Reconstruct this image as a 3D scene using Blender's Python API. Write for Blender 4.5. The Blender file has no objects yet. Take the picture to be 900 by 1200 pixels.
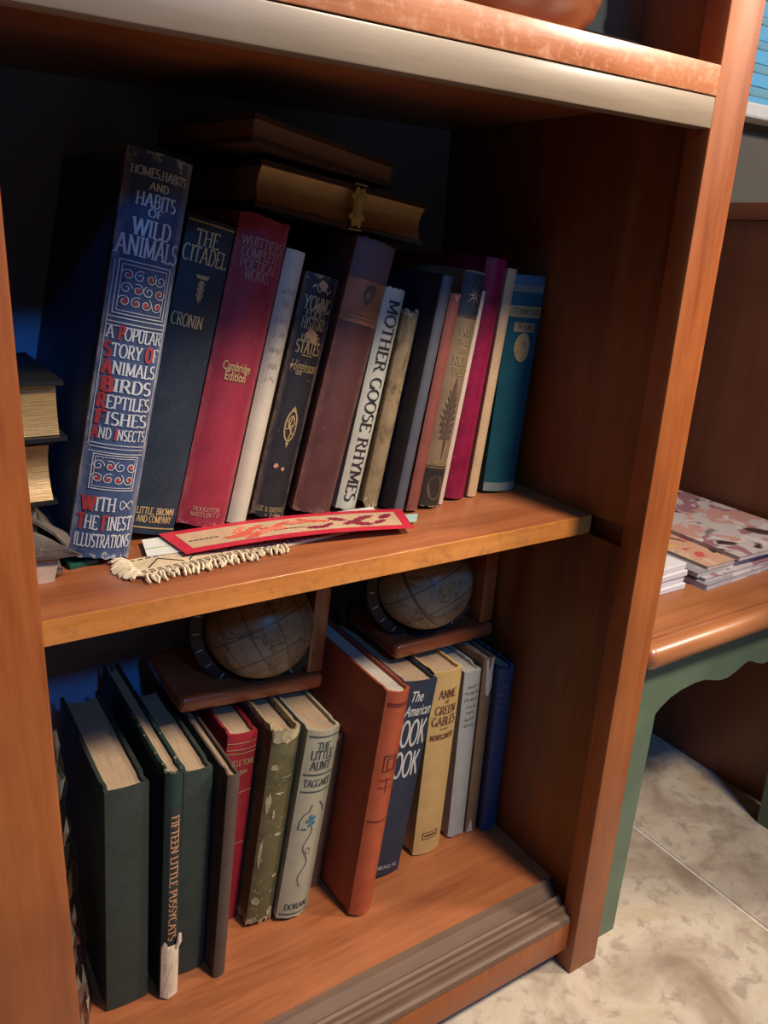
import bpy, bmesh, math, random
from mathutils import Vector, Matrix, Euler
random.seed(7)
PI = math.pi
S = 0.38            # one working unit in metres
EYE = 1.748         # camera height above the floor in working units
sc = bpy.context.scene
C = sc.collection

# ------------------------------------------------------------------ camera
R = ((0.83999548, -0.13517808, 0.52548499), (-0.54012605, -0.30057299, 0.7860787), (0.05168599, -0.94413069, -0.32549316))
cam = bpy.data.cameras.new('camera'); cam.sensor_fit = 'VERTICAL'; cam.sensor_height = 36; cam.sensor_width = 27
cam.lens = 944.63 / 1200 * 36; cam.clip_start = 0.01
co = bpy.data.objects.new('camera', cam); C.objects.link(co); sc.camera = co
m = Matrix(((R[0][0], -R[0][1], -R[0][2]), (R[1][0], -R[1][1], -R[1][2]), (R[2][0], -R[2][1], -R[2][2]))).to_4x4()
m.translation = Vector((0, -1, EYE)) * S
co.matrix_world = m

# ------------------------------------------------------------------ world, lights, exposure
sc.view_settings.view_transform = 'Standard'; sc.view_settings.look = 'None'
sc.view_settings.exposure = 0.0; sc.view_settings.gamma = 1; sc.view_settings.use_curve_mapping = False
w = bpy.data.worlds.new('room_light'); sc.world = w; w.use_nodes = True
w.node_tree.nodes['Background'].inputs[0].default_value = (1.0, 0.80, 0.66, 1)
w.node_tree.nodes['Background'].inputs[1].default_value = 0.04

def area(name, loc, target, size, power, col):
    l = bpy.data.lights.new(name, 'AREA'); l.shape = 'DISK'; l.size = size * S; l.energy = power; l.color = col
    o = bpy.data.objects.new(name, l); C.objects.link(o)
    p = Vector((loc[0], loc[1], loc[2] + EYE)) * S; t = Vector((target[0], target[1], target[2] + EYE)) * S
    o.location = p; o.rotation_euler = (t - p).to_track_quat('-Z', 'Y').to_euler()
    return o
sp = bpy.data.lights.new('ceiling_lamp_added_cone', 'SPOT'); sp.energy = 105; sp.color = (1.0, .82, .64); sp.shadow_soft_size = .27 * S
sp.spot_size = math.radians(62); sp.spot_blend = 1.0  # added cone: its falloff dims the left stile in place of a cast shadow
so = bpy.data.objects.new('ceiling_lamp_added_cone', sp); C.objects.link(so)
so.location = Vector((1.70, -1.75, 2.1 + EYE)) * S
so.rotation_euler = ((Vector((1.02, .25, -.72 + EYE)) * S) - so.location).to_track_quat('-Z', 'Y').to_euler()
area('room_lamp', (4.3, -1.9, 2.0), (1.2, .2, -.9), .5, 22, (1.0, .84, .68))
area('window_daylight', (0.35, -4.2, 2.40), (.5, .8, -.7), .35, 9.5, (.05, .34, 1.0))

# ------------------------------------------------------------------ materials
def newmat(name):
    mt = bpy.data.materials.new(name); mt.use_nodes = True
    nt = mt.node_tree; nt.nodes.clear()
    out = nt.nodes.new('ShaderNodeOutputMaterial'); b = nt.nodes.new('ShaderNodeBsdfPrincipled')
    nt.links.new(b.outputs[0], out.inputs[0])
    return mt, nt, b
def node(nt, typ, ins=None, **kw):
    n = nt.nodes.new(typ)
    for k, v in kw.items(): setattr(n, k, v)
    for k, v in (ins or {}).items():
        if isinstance(v, bpy.types.NodeSocket): nt.links.new(v, n.inputs[k])
        else: n.inputs[k].default_value = v
    return n
def c4(c): return (c[0], c[1], c[2], 1)
def ramp(nt, fac, stops):
    r = node(nt, 'ShaderNodeValToRGB', {0: fac}); e = r.color_ramp.elements
    while len(e) < len(stops): e.new(.5)
    for i, (p, c) in enumerate(stops): e[i].position = p; e[i].color = c4(c)
    return r.outputs[0]
def coords(nt, scale=(1, 1, 1), kind='Object'):
    t = node(nt, 'ShaderNodeTexCoord')
    return node(nt, 'ShaderNodeMapping', {0: t.outputs[kind], 3: scale}).outputs[0]
def noise(nt, vec, scale, detail=4, rough=.55, dist=0):
    return node(nt, 'ShaderNodeTexNoise', {'Vector': vec, 'Scale': scale, 'Detail': detail, 'Roughness': rough, 'Distortion': dist}).outputs[0]
def mixc(nt, f, a, b, blend='MIX'):
    n = nt.nodes.new('ShaderNodeMix'); n.data_type = 'RGBA'; n.blend_type = blend
    for idx, v in ((0, f), (6, a), (7, b)):
        if isinstance(v, bpy.types.NodeSocket): nt.links.new(v, n.inputs[idx])
        else: n.inputs[idx].default_value = v if idx == 0 else c4(v)
    return n.outputs[2]
def bump(nt, b, h, strength=.3, dist=.0005):
    n = node(nt, 'ShaderNodeBump', {'Height': h, 'Strength': strength, 'Distance': dist}); nt.links.new(n.outputs[0], b.inputs['Normal'])

def wood(name, dark, mid, light, axis=0, rough=.35, coat=.25, scale=1.0, worn=None):
    mt, nt, b = newmat(name)
    sc_ = [9, 9, 9]; sc_[axis] = .8
    v = coords(nt, tuple(x * scale for x in sc_))
    n1 = noise(nt, v, 6, 6, .6, .6); n2 = noise(nt, v, 40, 3, .6)
    f = node(nt, 'ShaderNodeMath', {0: n1, 1: .75}, operation='MULTIPLY').outputs[0]
    f = node(nt, 'ShaderNodeMath', {0: n2, 1: .25, 2: f}, operation='MULTIPLY_ADD').outputs[0]
    col = ramp(nt, f, [(.3, dark), (.5, mid), (.72, light)])
    big = noise(nt, coords(nt, (1, 1, 1)), 9, 3)
    col = mixc(nt, node(nt, 'ShaderNodeMapRange', {0: big, 1: .35, 2: .7, 3: 0, 4: .45}).outputs[0], col, dark)
    if worn:
        wn = noise(nt, coords(nt, (1, 1, 1)), 120, 6, .7)
        col = mixc(nt, node(nt, 'ShaderNodeMapRange', {0: wn, 1: .5, 2: .68, 3: 0, 4: .7}).outputs[0], col, worn)
    nt.links.new(col, b.inputs['Base Color'])
    rr = node(nt, 'ShaderNodeMapRange', {0: n1, 1: .3, 2: .7, 3: rough, 4: rough + .15}).outputs[0]
    nt.links.new(rr, b.inputs['Roughness'])
    b.inputs['Coat Weight'].default_value = coat; b.inputs['Coat Roughness'].default_value = .25
    bump(nt, b, n2, .15)
    return mt

def cloth(name, col, var=.25, rough=.6, wear=None, wear_amt=.0, h=None, worn_ends=.0, spec=.4, mott=None, mott_amt=0, mott_scale=60, weave=True, edge=None):
    mt, nt, b = newmat(name)
    v = coords(nt)
    n1 = noise(nt, v, 45, 5, .6)
    dk = tuple(x * (1 - var) for x in col); lt = tuple(min(1, x * (1 + var)) for x in col)
    c = ramp(nt, n1, [(.3, dk), (.7, lt)])
    if mott:
        n3 = noise(nt, coords(nt, (1, 1, .6)), mott_scale, 6, .65, 1.0)
        c = mixc(nt, node(nt, 'ShaderNodeMapRange', {0: n3, 1: .62 - mott_amt * .3, 2: .72 - mott_amt * .2}).outputs[0], c, mott)
    if wear:
        n2 = noise(nt, v, 170, 6, .75, .3)
        if h and worn_ends:
            z = node(nt, 'ShaderNodeSeparateXYZ', {0: node(nt, 'ShaderNodeTexCoord').outputs['Object']}).outputs[2]
            lo = node(nt, 'ShaderNodeMapRange', {0: z, 1: 0.0, 2: .035 * S, 3: worn_ends, 4: 0}).outputs[0]
            hi = node(nt, 'ShaderNodeMapRange', {0: z, 1: (h - .03) * S, 2: h * S, 3: 0, 4: worn_ends}).outputs[0]
            n2 = node(nt, 'ShaderNodeMath', {0: n2, 1: lo}, operation='ADD').outputs[0]
            n2 = node(nt, 'ShaderNodeMath', {0: n2, 1: hi}, operation='ADD').outputs[0]
        f = node(nt, 'ShaderNodeMapRange', {0: n2, 1: .655 - wear_amt, 2: .72 - wear_amt}).outputs[0]
        c = mixc(nt, f, c, wear)
    if edge:
        sp = node(nt, 'ShaderNodeSeparateXYZ', {0: node(nt, 'ShaderNodeTexCoord').outputs['Object']})
        ax = node(nt, 'ShaderNodeMath', {0: sp.outputs[0]}, operation='ABSOLUTE').outputs[0]
        e1 = node(nt, 'ShaderNodeMapRange', {0: ax, 1: edge[0] * S * .36, 2: edge[0] * S * .5, 3: 0, 4: 1}).outputs[0]
        e2 = node(nt, 'ShaderNodeMapRange', {0: sp.outputs[1], 1: .004 * S, 2: .03 * S, 3: 1, 4: 0}).outputs[0]
        e3 = node(nt, 'ShaderNodeMapRange', {0: noise(nt, coords(nt, (1, 1, .35)), 220, 5, .7), 1: .35, 2: .7}).outputs[0]
        e = node(nt, 'ShaderNodeMath', {0: e1, 1: e2}, operation='MULTIPLY').outputs[0]
        e = node(nt, 'ShaderNodeMath', {0: e, 1: e3}, operation='MULTIPLY').outputs[0]
        c = mixc(nt, e, c, edge[1])
    sc_ = noise(nt, coords(nt, (1, 1, .5)), 300, 6, .8, .5)
    c = mixc(nt, node(nt, 'ShaderNodeMapRange', {0: sc_, 1: .56, 2: .75, 3: 0, 4: .35}).outputs[0], c, tuple(min(1, x * 1.5 + .05) for x in col))
    nt.links.new(c, b.inputs['Base Color'])
    b.inputs['Roughness'].default_value = rough; b.inputs['Specular IOR Level'].default_value = spec
    fine = noise(nt, v, 900 if weave else 200, 2, .5)
    bump(nt, b, fine, .35, .0004)
    return mt

def plain(name, col, rough=.5, metal=0, emit=None, spec=.5, var=.12, nscale=150):
    mt, nt, b = newmat(name)
    n = noise(nt, coords(nt), nscale, 4)
    c = ramp(nt, n, [(.3, tuple(x * (1 - var) for x in col)), (.7, tuple(min(1, x * (1 + var)) for x in col))])
    nt.links.new(c, b.inputs['Base Color']); b.inputs['Roughness'].default_value = rough; b.inputs['Metallic'].default_value = metal
    b.inputs['Specular IOR Level'].default_value = spec
    if emit: b.inputs['Emission Color'].default_value = c4(emit[0]); b.inputs['Emission Strength'].default_value = emit[1]
    return mt

def paper(name, col, dark, axis=0, metal=0, rough=.7):
    mt, nt, b = newmat(name)
    s = [6, 6, 6]; s[axis] = 260
    n = noise(nt, coords(nt, tuple(s)), 6, 4, .7)
    n2 = noise(nt, coords(nt), 40, 3)
    c = ramp(nt, n, [(.3, dark), (.55, col)])
    c = mixc(nt, node(nt, 'ShaderNodeMapRange', {0: n2, 1: .4, 2: .7, 3: 0, 4: .35}).outputs[0], c, dark)
    nt.links.new(c, b.inputs['Base Color']); b.inputs['Roughness'].default_value = rough; b.inputs['Metallic'].default_value = metal
    bump(nt, b, n, .5, .0005)
    return mt

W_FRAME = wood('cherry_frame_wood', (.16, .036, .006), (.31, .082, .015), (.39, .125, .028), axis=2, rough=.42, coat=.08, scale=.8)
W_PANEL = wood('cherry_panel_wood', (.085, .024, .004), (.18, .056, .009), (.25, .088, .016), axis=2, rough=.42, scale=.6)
W_SHELF = wood('cherry_shelf_wood', (.19, .055, .019), (.35, .115, .040), (.44, .165, .062), axis=0, rough=.33, scale=.7)
W_EDGE = wood('cherry_edge_wood', (.30, .095, .015), (.54, .20, .04), (.68, .30, .08), axis=0, rough=.30, scale=1.0, worn=(.30, .12, .04))
W_NOSE = wood('cherry_worn_edge_wood', (.27, .085, .030), (.44, .165, .070), (.54, .24, .12), axis=0, rough=.3, scale=1.0, worn=(.60, .33, .21))
W_RAIL = wood('pale_taupe_rail_wood', (.17, .13, .088), (.255, .20, .137), (.32, .255, .18), axis=0, rough=.45, scale=.5)
W_MOULD = wood('grey_brown_moulding_wood', (.085, .045, .024), (.15, .085, .050), (.21, .13, .08), axis=0, rough=.5, coat=.0, scale=.8)
W_RED = wood('mahogany_bookend_wood', (.20, .045, .014), (.34, .085, .028), (.45, .13, .045), axis=0, rough=.22, coat=.6, scale=.8)
W_DARK = wood('dark_ring_wood', (.010, .006, .005), (.022, .012, .009), (.04, .022, .016), axis=0, rough=.6, coat=0)
W_PANEL2 = wood('wainscot_wood', (.12, .036, .013), (.19, .060, .022), (.24, .085, .033), axis=2, rough=.45, scale=.4)
W_TABLE = wood('table_top_wood', (.22, .075, .026), (.34, .125, .045), (.43, .19, .08), axis=0, rough=.25, coat=.5, scale=.6)
M_PAGE = paper('tan_page_edges', (.44, .32, .20), (.28, .19, .11))
M_PAGEW = paper('pale_page_edges', (.55, .50, .42), (.38, .32, .25))
M_GILT = paper('gilt_page_edges', (.44, .30, .13), (.20, .12, .045), rough=.42, metal=.35)
M_GILT2 = paper('dull_gilt_page_edges', (.42, .25, .09), (.24, .13, .04), rough=.45, metal=.25)
M_SILVER = plain('silver_stamping', (.55, .58, .62), .35, .3)
M_GOLD = plain('gold_stamping', (.62, .46, .22), .35, .4)
M_GOLDD = plain('dull_gold_stamping', (.45, .33, .15), .4, .35)
M_REDI = plain('red_stamping', (.27, .028, .03), .55)
M_INK = plain('black_ink', (.02, .018, .018), .6)
M_INKB = plain('brown_ink', (.14, .055, .03), .6)
M_INKBL = plain('blue_black_ink', (.022, .035, .045), .6)
M_CHALK = plain('grey_print', (.50, .50, .46), .6)
M_BROWNINK = plain('umber_print', (.09, .055, .035), .6)

# ------------------------------------------------------------------ mesh helpers (working units)
class MB:
    def __init__(self): self.bm = bmesh.new()
    def box(self, x0, y0, z0, x1, y1, z1, bev=0, seg=2, mat=None):
        b2 = bmesh.new(); bmesh.ops.create_cube(b2, size=1)
        for v in b2.verts: v.co = Vector((x0 + (v.co.x + .5) * (x1 - x0), y0 + (v.co.y + .5) * (y1 - y0), z0 + (v.co.z + .5) * (z1 - z0)))
        if bev: bmesh.ops.bevel(b2, geom=b2.edges[:], offset=bev, segments=seg, affect='EDGES', profile=.5)
        if mat is not None: b2.transform(mat)
        self._add(b2); return self
    def _add(self, b2):
        mp = {}
        for v in b2.verts: mp[v] = self.bm.verts.new(v.co)
        for f in b2.faces:
            try: self.bm.faces.new([mp[v] for v in f.verts])
            except ValueError: pass
        b2.free()
    def loft(self, rings, close=True, caps=True):
        vs = [[self.bm.verts.new(p) for p in r] for r in rings]
        n = len(rings[0])
        for a, b in zip(vs, vs[1:]):
            for i in range(n if close else n - 1):
                j = (i + 1) % n
                self.bm.faces.new((a[i], a[j], b[j], b[i]))
        if caps:
            self.bm.faces.new(list(reversed(vs[0]))); self.bm.faces.new(vs[-1])
        return self
    def prism(self, pts, axis, a, b):
        def P(p, t): return {0: (t, p[0], p[1]), 1: (p[0], t, p[1]), 2: (p[0], p[1], t)}[axis]
        return self.loft([[P(p, a) for p in pts], [P(p, b) for p in pts]])
    def lathe(self, prof, n=32, c=(0, 0, 0)):
        rings = [[(c[0] + r * math.cos(2 * PI * i / n), c[1] + r * math.sin(2 * PI * i / n), c[2] + z) for i in range(n)] for r, z in prof]
        return self.loft(rings)
    def tube(self, pts, r, n=6, flat=1.0):
        pts = [Vector(p) for p in pts]; rings = []
        for i, p in enumerate(pts):
            d = (pts[min(i + 1, len(pts) - 1)] - pts[max(i - 1, 0)]).normalized()
            up = Vector((0, 0, 1)) if abs(d.z) < .9 else Vector((0, 1, 0))
            s = d.cross(up).normalized(); u = s.cross(d)
            rr = r[i] if isinstance(r, (list, tuple)) else r
            rings.append([p + (s * math.cos(2 * PI * k / n) + u * flat * math.sin(2 * PI * k / n)) * rr for k in range(n)])
        return self.loft(rings)
    def poly(self, pts):
        try: self.bm.faces.new([self.bm.verts.new(p) for p in pts])
        except ValueError: pass
        return self
    def build(self, name, mat, parent=None, smooth=False, loc=None, normals=True):
        if normals: bmesh.ops.recalc_face_normals(self.bm, faces=self.bm.faces[:])
        me = bpy.data.meshes.new(name)
        self.bm.transform(Matrix.Scale(S, 4)); self.bm.to_mesh(me); self.bm.free()
        me.materials.append(mat)
        if smooth:
            me.polygons.foreach_set('use_smooth', [True] * len(me.polygons))
            try: me.set_sharp_from_angle(angle=math.radians(38))
            except Exception: pass
        o = bpy.data.objects.new(name, me); C.objects.link(o)
        if parent: o.parent = parent
        else:
            l = loc or (0, 0, 0); o.location = Vector((l[0], l[1], l[2] + EYE)) * S
        return o
def tag(o, label, cat, group=None):
    o['label'] = label; o['category'] = cat
    if group: o['group'] = group
    return o
def thing(name, label, cat, loc, rot=(0, 0, 0), group=None):
    o = bpy.data.objects.new(name, None); C.objects.link(o); o.empty_display_size = .02
    o.location = Vector((loc[0], loc[1], loc[2] + EYE)) * S
    o.rotation_euler = rot if not isinstance(rot, Matrix) else rot.to_euler()
    return tag(o, label, cat, group)

# ------------------------------------------------------------------ serif stroke lettering
def A(cx, cy, rx, ry, a0, a1, n=9):
    return [(cx + rx * math.cos(math.radians(a0 + (a1 - a0) * i / n)), cy + ry * math.sin(math.radians(a0 + (a1 - a0) * i / n))) for i in range(n + 1)]
G = {
 'A': (.82, [[(.08, 0), (.40, 1)], [(.42, 1), (.74, 0)], [(.2, .36), (.62, .36)]]),
 'B': (.68, [[(.15, 0), (.15, 1)], [(.15, 1)] + A(.35, .76, .2, .24, 90, -90) + [(.15, .52)], [(.15, .52)] + A(.36, .26, .25, .26, 90, -90) + [(.15, 0)]]),
 'C': (.74, [A(.42, .5, .34, .5, 50, 310, 14)]),
 'D': (.78, [[(.15, 0), (.15, 1)], [(.15, 1)] + A(.33, .5, .36, .5, 90, -90, 12) + [(.15, 0)]]),
 'E': (.64, [[(.15, 0), (.15, 1)], [(.15, 1), (.58, 1), (.58, .88)], [(.15, .52), (.48, .52)], [(.15, 0), (.6, 0), (.6, .13)]]),
 'F': (.6, [[(.15, 0), (.15, 1)], [(.15, 1), (.57, 1), (.57, .86)], [(.15, .52), (.46, .52)]]),
 'G': (.78, [A(.42, .5, .34, .5, 50, 330, 14), [(.7, 0.02), (.7, .42)]]),
 'H': (.8, [[(.15, 0), (.15, 1)], [(.65, 0), (.65, 1)], [(.15, .52), (.65, .52)]]),
 'I': (.34, [[(.17, 0), (.17, 1)]]),
 'J': (.45, [[(.28, 1), (.28, .15)] + A(.14, .15, .14, .17, 0, -130, 5)]),
 'K': (.76, [[(.15, 0), (.15, 1)], [(.62, 1), (.17, .45)], [(.3, .58), (.68, 0)]]),
 'L': (.6, [[(.15, 0), (.15, 1)], [(.15, 0), (.57, 0), (.57, .14)]]),
 'M': (.94, [[(.14, 0), (.14, 1)], [(.14, 1), (.47, .1)], [(.47, .1), (.8, 1)], [(.8, 1), (.8, 0)]]),
 'N': (.82, [[(.14, 0), (.14, 1)], [(.14, 1), (.68, .02)], [(.68, .02), (.68, 1)]]),
 'O': (.82, [A(.41, .5, .34, .5, 0, 360, 18)]),
 'P': (.66, [[(.15, 0), (.15, 1)], [(.15, 1)] + A(.35, .73, .24, .27, 90, -90) + [(.15, .46)]]),
 'R': (.74, [[(.15, 0), (.15, 1)], [(.15, 1)] + A(.35, .74, .22, .26, 90, -90) + [(.15, .48)], [(.36, .48), (.68, 0)]]),
 'S': (.6, [A(.3, .75, .21, .25, 40, 270, 9) + A(.3, .25, .23, .25, 90, -140, 9)]),
 'T': (.7, [[(.35, 0), (.35, 1)], [(.06, .86), (.06, 1), (.64, 1), (.64, .86)]]),
 'U': (.78, [[(.14, 1), (.14, .3)] + A(.39, .3, .25, .3, 180, 360, 8) + [(.64, 1)]]),
 'V': (.78, [[(.08, 1), (.39, 0)], [(.39, 0), (.7, 1)]]),
 'W': (1.05, [[(.06, 1), (.3, 0)], [(.3, 0), (.53, .95)], [(.53, .95), (.76, 0)], [(.76, 0), (1.0, 1)]]),
 'X': (.76, [[(.1, 0), (.66, 1)], [(.1, 1), (.66, 0)]]),
 'Y': (.74, [[(.37, 0), (.37, .45)], [(.08, 1), (.37, .45)], [(.37, .45), (.66, 1)]]),
 'Z': (.66, [[(.08, .86), (.08, 1), (.58, 1)], [(.58, 1), (.08, 0)], [(.08, 0), (.58, 0), (.58, .14)]]),
 ',': (.25, [[(.14, .08), (.08, -.14)]]), '.': (.25, [[(.1, .0), (.1, .09)]]), ' ': (.4, []), '-': (.4, [[(.06, .45), (.34, .45)]]),
 '&': (.8, [A(.36, .75, .18, .22, -60, 240, 10) + [(.7, 0)], A(.34, .27, .25, .27, 130, 350, 8) + [(.72, .5)]]),
}
def ribbon(pts, wd):
    out = []; n = len(pts)
    for i, p in enumerate(pts):
        a = pts[max(i - 1, 0)]; b = pts[min(i + 1, n - 1)]
        dx, dy = b[0] - a[0], b[1] - a[1]; L = math.hypot(dx, dy) or 1
        h = wd(dx / L, dy / L) / 2
        out.append(((p[0] - dy / L * h, p[1] + dx / L * h), (p[0] + dy / L * h, p[1] - dx / L * h)))
    return [(out[i][0], out[i][1], out[i + 1][1], out[i + 1][0]) for i in range(n - 1)]
def text_width(s): return sum(G[ch][0] for ch in s)
def text_quads(s, bold=1.0, serif=True, thin=.07, only=None):
    """quads of the line in a box of cap height 1, starting at x = 0; only = predicate on the letter's index"""
    q = []; x = 0
    wd = lambda dx, dy: (thin + (.15 - thin) * abs(dy)) * bold
    for i, ch in enumerate(s):
        w_, st = G[ch]
        if only is None or only(i):
            for pl in st:
                segs = [[a, b] for a, b in zip(pl, pl[1:])] if len(pl) <= 4 and not serif else [pl]
                if len(pl) <= 4: segs = [[a, b] for a, b in zip(pl, pl[1:])]
                for sg in segs: q += [[(x + px, py) for px, py in quad] for quad in ribbon(sg, wd)]
                if serif and len(pl) <= 12:
                    for e, o2 in ((pl[0], pl[1]), (pl[-1], pl[-2])):
                        if e[1] in (0, 1) and abs(e[0] - o2[0]) < .8 * abs(e[1] - o2[1]) and ch not in '.,':
                            d = .035 if e[1] == 0 else -.035
                            q.append([(x + e[0] - .14, e[1]), (x + e[0] + .14, e[1]), (x + e[0] + .14, e[1] + d * 1.7), (x + e[0] - .14, e[1] + d * 1.7)])
        x += w_
    return q

_fonts = {}
def script_polys(s, shear=0, bold=0):
    cu = bpy.data.curves.new('lettering', 'FONT'); cu.body = s; cu.shear = shear; cu.offset = bold; cu.resolution_u = 3
    o = bpy.data.objects.new('lettering', cu); me = bpy.data.meshes.new_from_object(o)
    vs = [v.co.copy() for v in me.vertices]; xs = [v.x for v in vs] or [0]; x0, x1 = min(xs), max(xs)
    r = [[((vs[i].x - x0) / .7, vs[i].y / .7) for i in p.vertices] for p in me.polygons]
    bpy.data.objects.remove(o); bpy.data.meshes.remove(me); bpy.data.curves.remove(cu)
    return r, (x1 - x0) / .7

# ------------------------------------------------------------------ books
class Book:
    """local frame: x across the spine, y into the shelf (spine near 0), z up the spine"""
    def __init__(s, name, label, t, h, w, mat, page=None, b=.012, bt=.007, loc=(0, 0, 0), rot=(0, 0, 0), rag=0.0, group=None, seed=1, jut=.009, hollow=0, concave=.012):
        s.t, s.h, s.w, s.b = t, h, w, b
        s.root = thing(name, label, 'book', loc, rot, group)
        rnd = random.Random(seed)
        n = 12
        us = [-1 + 2 * i / n for i in range(n + 1)]
        hw = t / 2
        outer = [(-hw, w), (-hw, .040), (-hw + .0035, .024), (-hw, .008)] + [(u * hw, -b * (1 - u * u)) for u in us] + [(hw, .008), (hw - .0035, .024), (hw, .040), (hw, w)]
        iw = hw - bt
        inner = [(-iw, w), (-iw, .040), (-iw + .002, .024), (-iw, .008)] + [(u * iw, bt * .8 - b * (1 - u * u)) for u in us] + [(iw, .008), (iw - .002, .024), (iw, .040), (iw, w)]
        k = len(outer)
        mb = MB(); nz = 6
        zs = [h * i / nz for i in range(nz + 1)]
        jt = [rnd.uniform(-1, .15) * rag for _ in range(k)]; jb = [rnd.uniform(-.1, 1) * rag for _ in range(k)]
        for i in (0, 1, k - 2, k - 1): jt[i] *= .2; jb[i] = 0
        rings = []
        for z in zs:
            f = z / h
            ring = []
            for i, (x, y) in enumerate(outer + inner[::-1]):
                ii = i if i < k else 2 * k - 1 - i
                zz = z + (jt[ii] if f == 1 else 0) + (jb[ii] if f == 0 else 0)
                ring.append((x, y, zz))
            rings.append(ring)
        mb.loft(rings, close=True, caps=False)
        bm = mb.bm; bm.verts.ensure_lookup_table()
        N = 2 * k
        for base, flip in ((0, 1), (nz * N, 0)):
            for i in range(k - 1):
                q = [bm.verts[base + i], bm.verts[base + i + 1], bm.verts[base + N - 2 - i], bm.verts[base + N - 1 - i]]
                try: bm.faces.new(q[::-1] if flip else q)
                except ValueError: pass
        s.cover = mb.build('cover', mat, s.root, smooth=True)
        # page block
        g = .0012; pw = iw - g; us2 = [-1 + i / 4 for i in range(9)]
        front = [(u * pw, bt + g - b * (1 - u * u)) for u in us2]
        back = [(u * pw, w - jut - concave * (1 - u * u)) for u in reversed(us2)]
        pm = MB(); pm.loft([[(x, y, z) for x, y in front + back] for z in (jut, h - jut - hollow)])
        s.pages = pm.build('page_block', page or M_PAGE, s.root, smooth=True)
        s.layer = 0
    def P(s, u, v, e=.0016):
        u = max(-1, min(1, u)); return (u * s.t / 2, -s.b * (1 - u * u) - e, v)
    def polys(s, polys, name, mat, e=.0016):
        """polys: list of [(x, z)] in working units measured from the spine's centre line"""
        mb = MB(); lim = s.t / 9
        def add(p, d=0):
            if len(p) == 4 and d < 5 and max(x for x, z in p) - min(x for x, z in p) > lim:
                a, b, c, q = p; mid = lambda u, v: ((u[0] + v[0]) / 2, (u[1] + v[1]) / 2)
                if math.dist(a, b) + math.dist(c, q) > math.dist(b, c) + math.dist(q, a):
                    m1, m2 = mid(a, b), mid(c, q); add([a, m1, m2, q], d + 1); add([m1, b, c, m2], d + 1)
                else:
                    m1, m2 = mid(b, c), mid(q, a); add([a, b, m1, m2], d + 1); add([m2, m1, c, q], d + 1)
                return
            mb.poly([s.P(x / (s.t / 2), z, e) for x, z in p])
        for p in polys: add(list(p))
        o = mb.build(name, mat, s.root, normals=False)
        if len(polys) > 1: o['kind'] = 'stuff'      # printed marks too small to pick apart
        return o
    def text(s, rows, name, mat, e=.0016):
        """rows: (string, z centre, cap height, total width fraction of spine, x shift[, opts])"""
        polys = []
        for r in rows:
            st, z, ch, wf = r[:4]; dx = r[4] if len(r) > 4 else 0; opt = r[5] if len(r) > 5 else {}
            W_ = s.t * wf
            if opt.get('font'):
                q, tw = script_polys(st, opt.get('shear', 0), opt.get('bold', .0))
            else:
                tw = text_width(st); q = text_quads(st, opt.get('bold', 1.0), opt.get('serif', True), opt.get('thin', .07), opt.get('only'))
            kx = W_ / tw
            for p in q: polys.append([(-W_ / 2 + dx + x * kx, z - ch / 2 + y * ch) for x, y in p])
        return s.polys(polys, name, mat, e)
    def vtext(s, st, z0, z1, ch, name, mat, dx=0, **opt):
        tw = text_width(st); q = text_quads(st, opt.get('bold', 1.0), thin=opt.get('thin', .07)); k = (z0 - z1) / tw   # reads downward from z0 to z1
        return s.polys([[(dx - ch / 2 + y * ch, z0 - x * k) for x, y in p] for p in q], name, mat)
    def band(s, z0, z1, name, mat, u0=-1.0, u1=1.0, e=.0009):
        mb = MB(); n = 10
        pts = [(u0 + (u1 - u0) * i / n) for i in range(n + 1)]
        for a, b in zip(pts, pts[1:]): mb.poly([s.P(a, z0, e), s.P(b, z0, e), s.P(b, z1, e), s.P(a, z1, e)])
        return mb.build(name, mat, s.root, normals=False)
    def lines(s, zs, th, u0, u1):
        n = 8; out = []
        for z in zs:
            for i in range(n):
                a = (u0 + (u1 - u0) * i / n) * s.t / 2; b = (u0 + (u1 - u0) * (i + 1) / n) * s.t / 2
                out.append([(a, z - th / 2), (b, z - th / 2), (b, z + th / 2), (a, z + th / 2)])
        return out
    def frame(s, z0, z1, u0, u1, th):
        a, b = u0 * s.t / 2, u1 * s.t / 2
        return s.lines([z0, z1], th, u0, u1) + [[(a, z0), (a + th, z0), (a + th, z1), (a, z1)], [(b - th, z0), (b, z0), (b, z1), (b - th, z1)]]

def rib(pts, wd): return [list(q) for q in ribbon(pts, lambda a, b: wd)]

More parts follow.
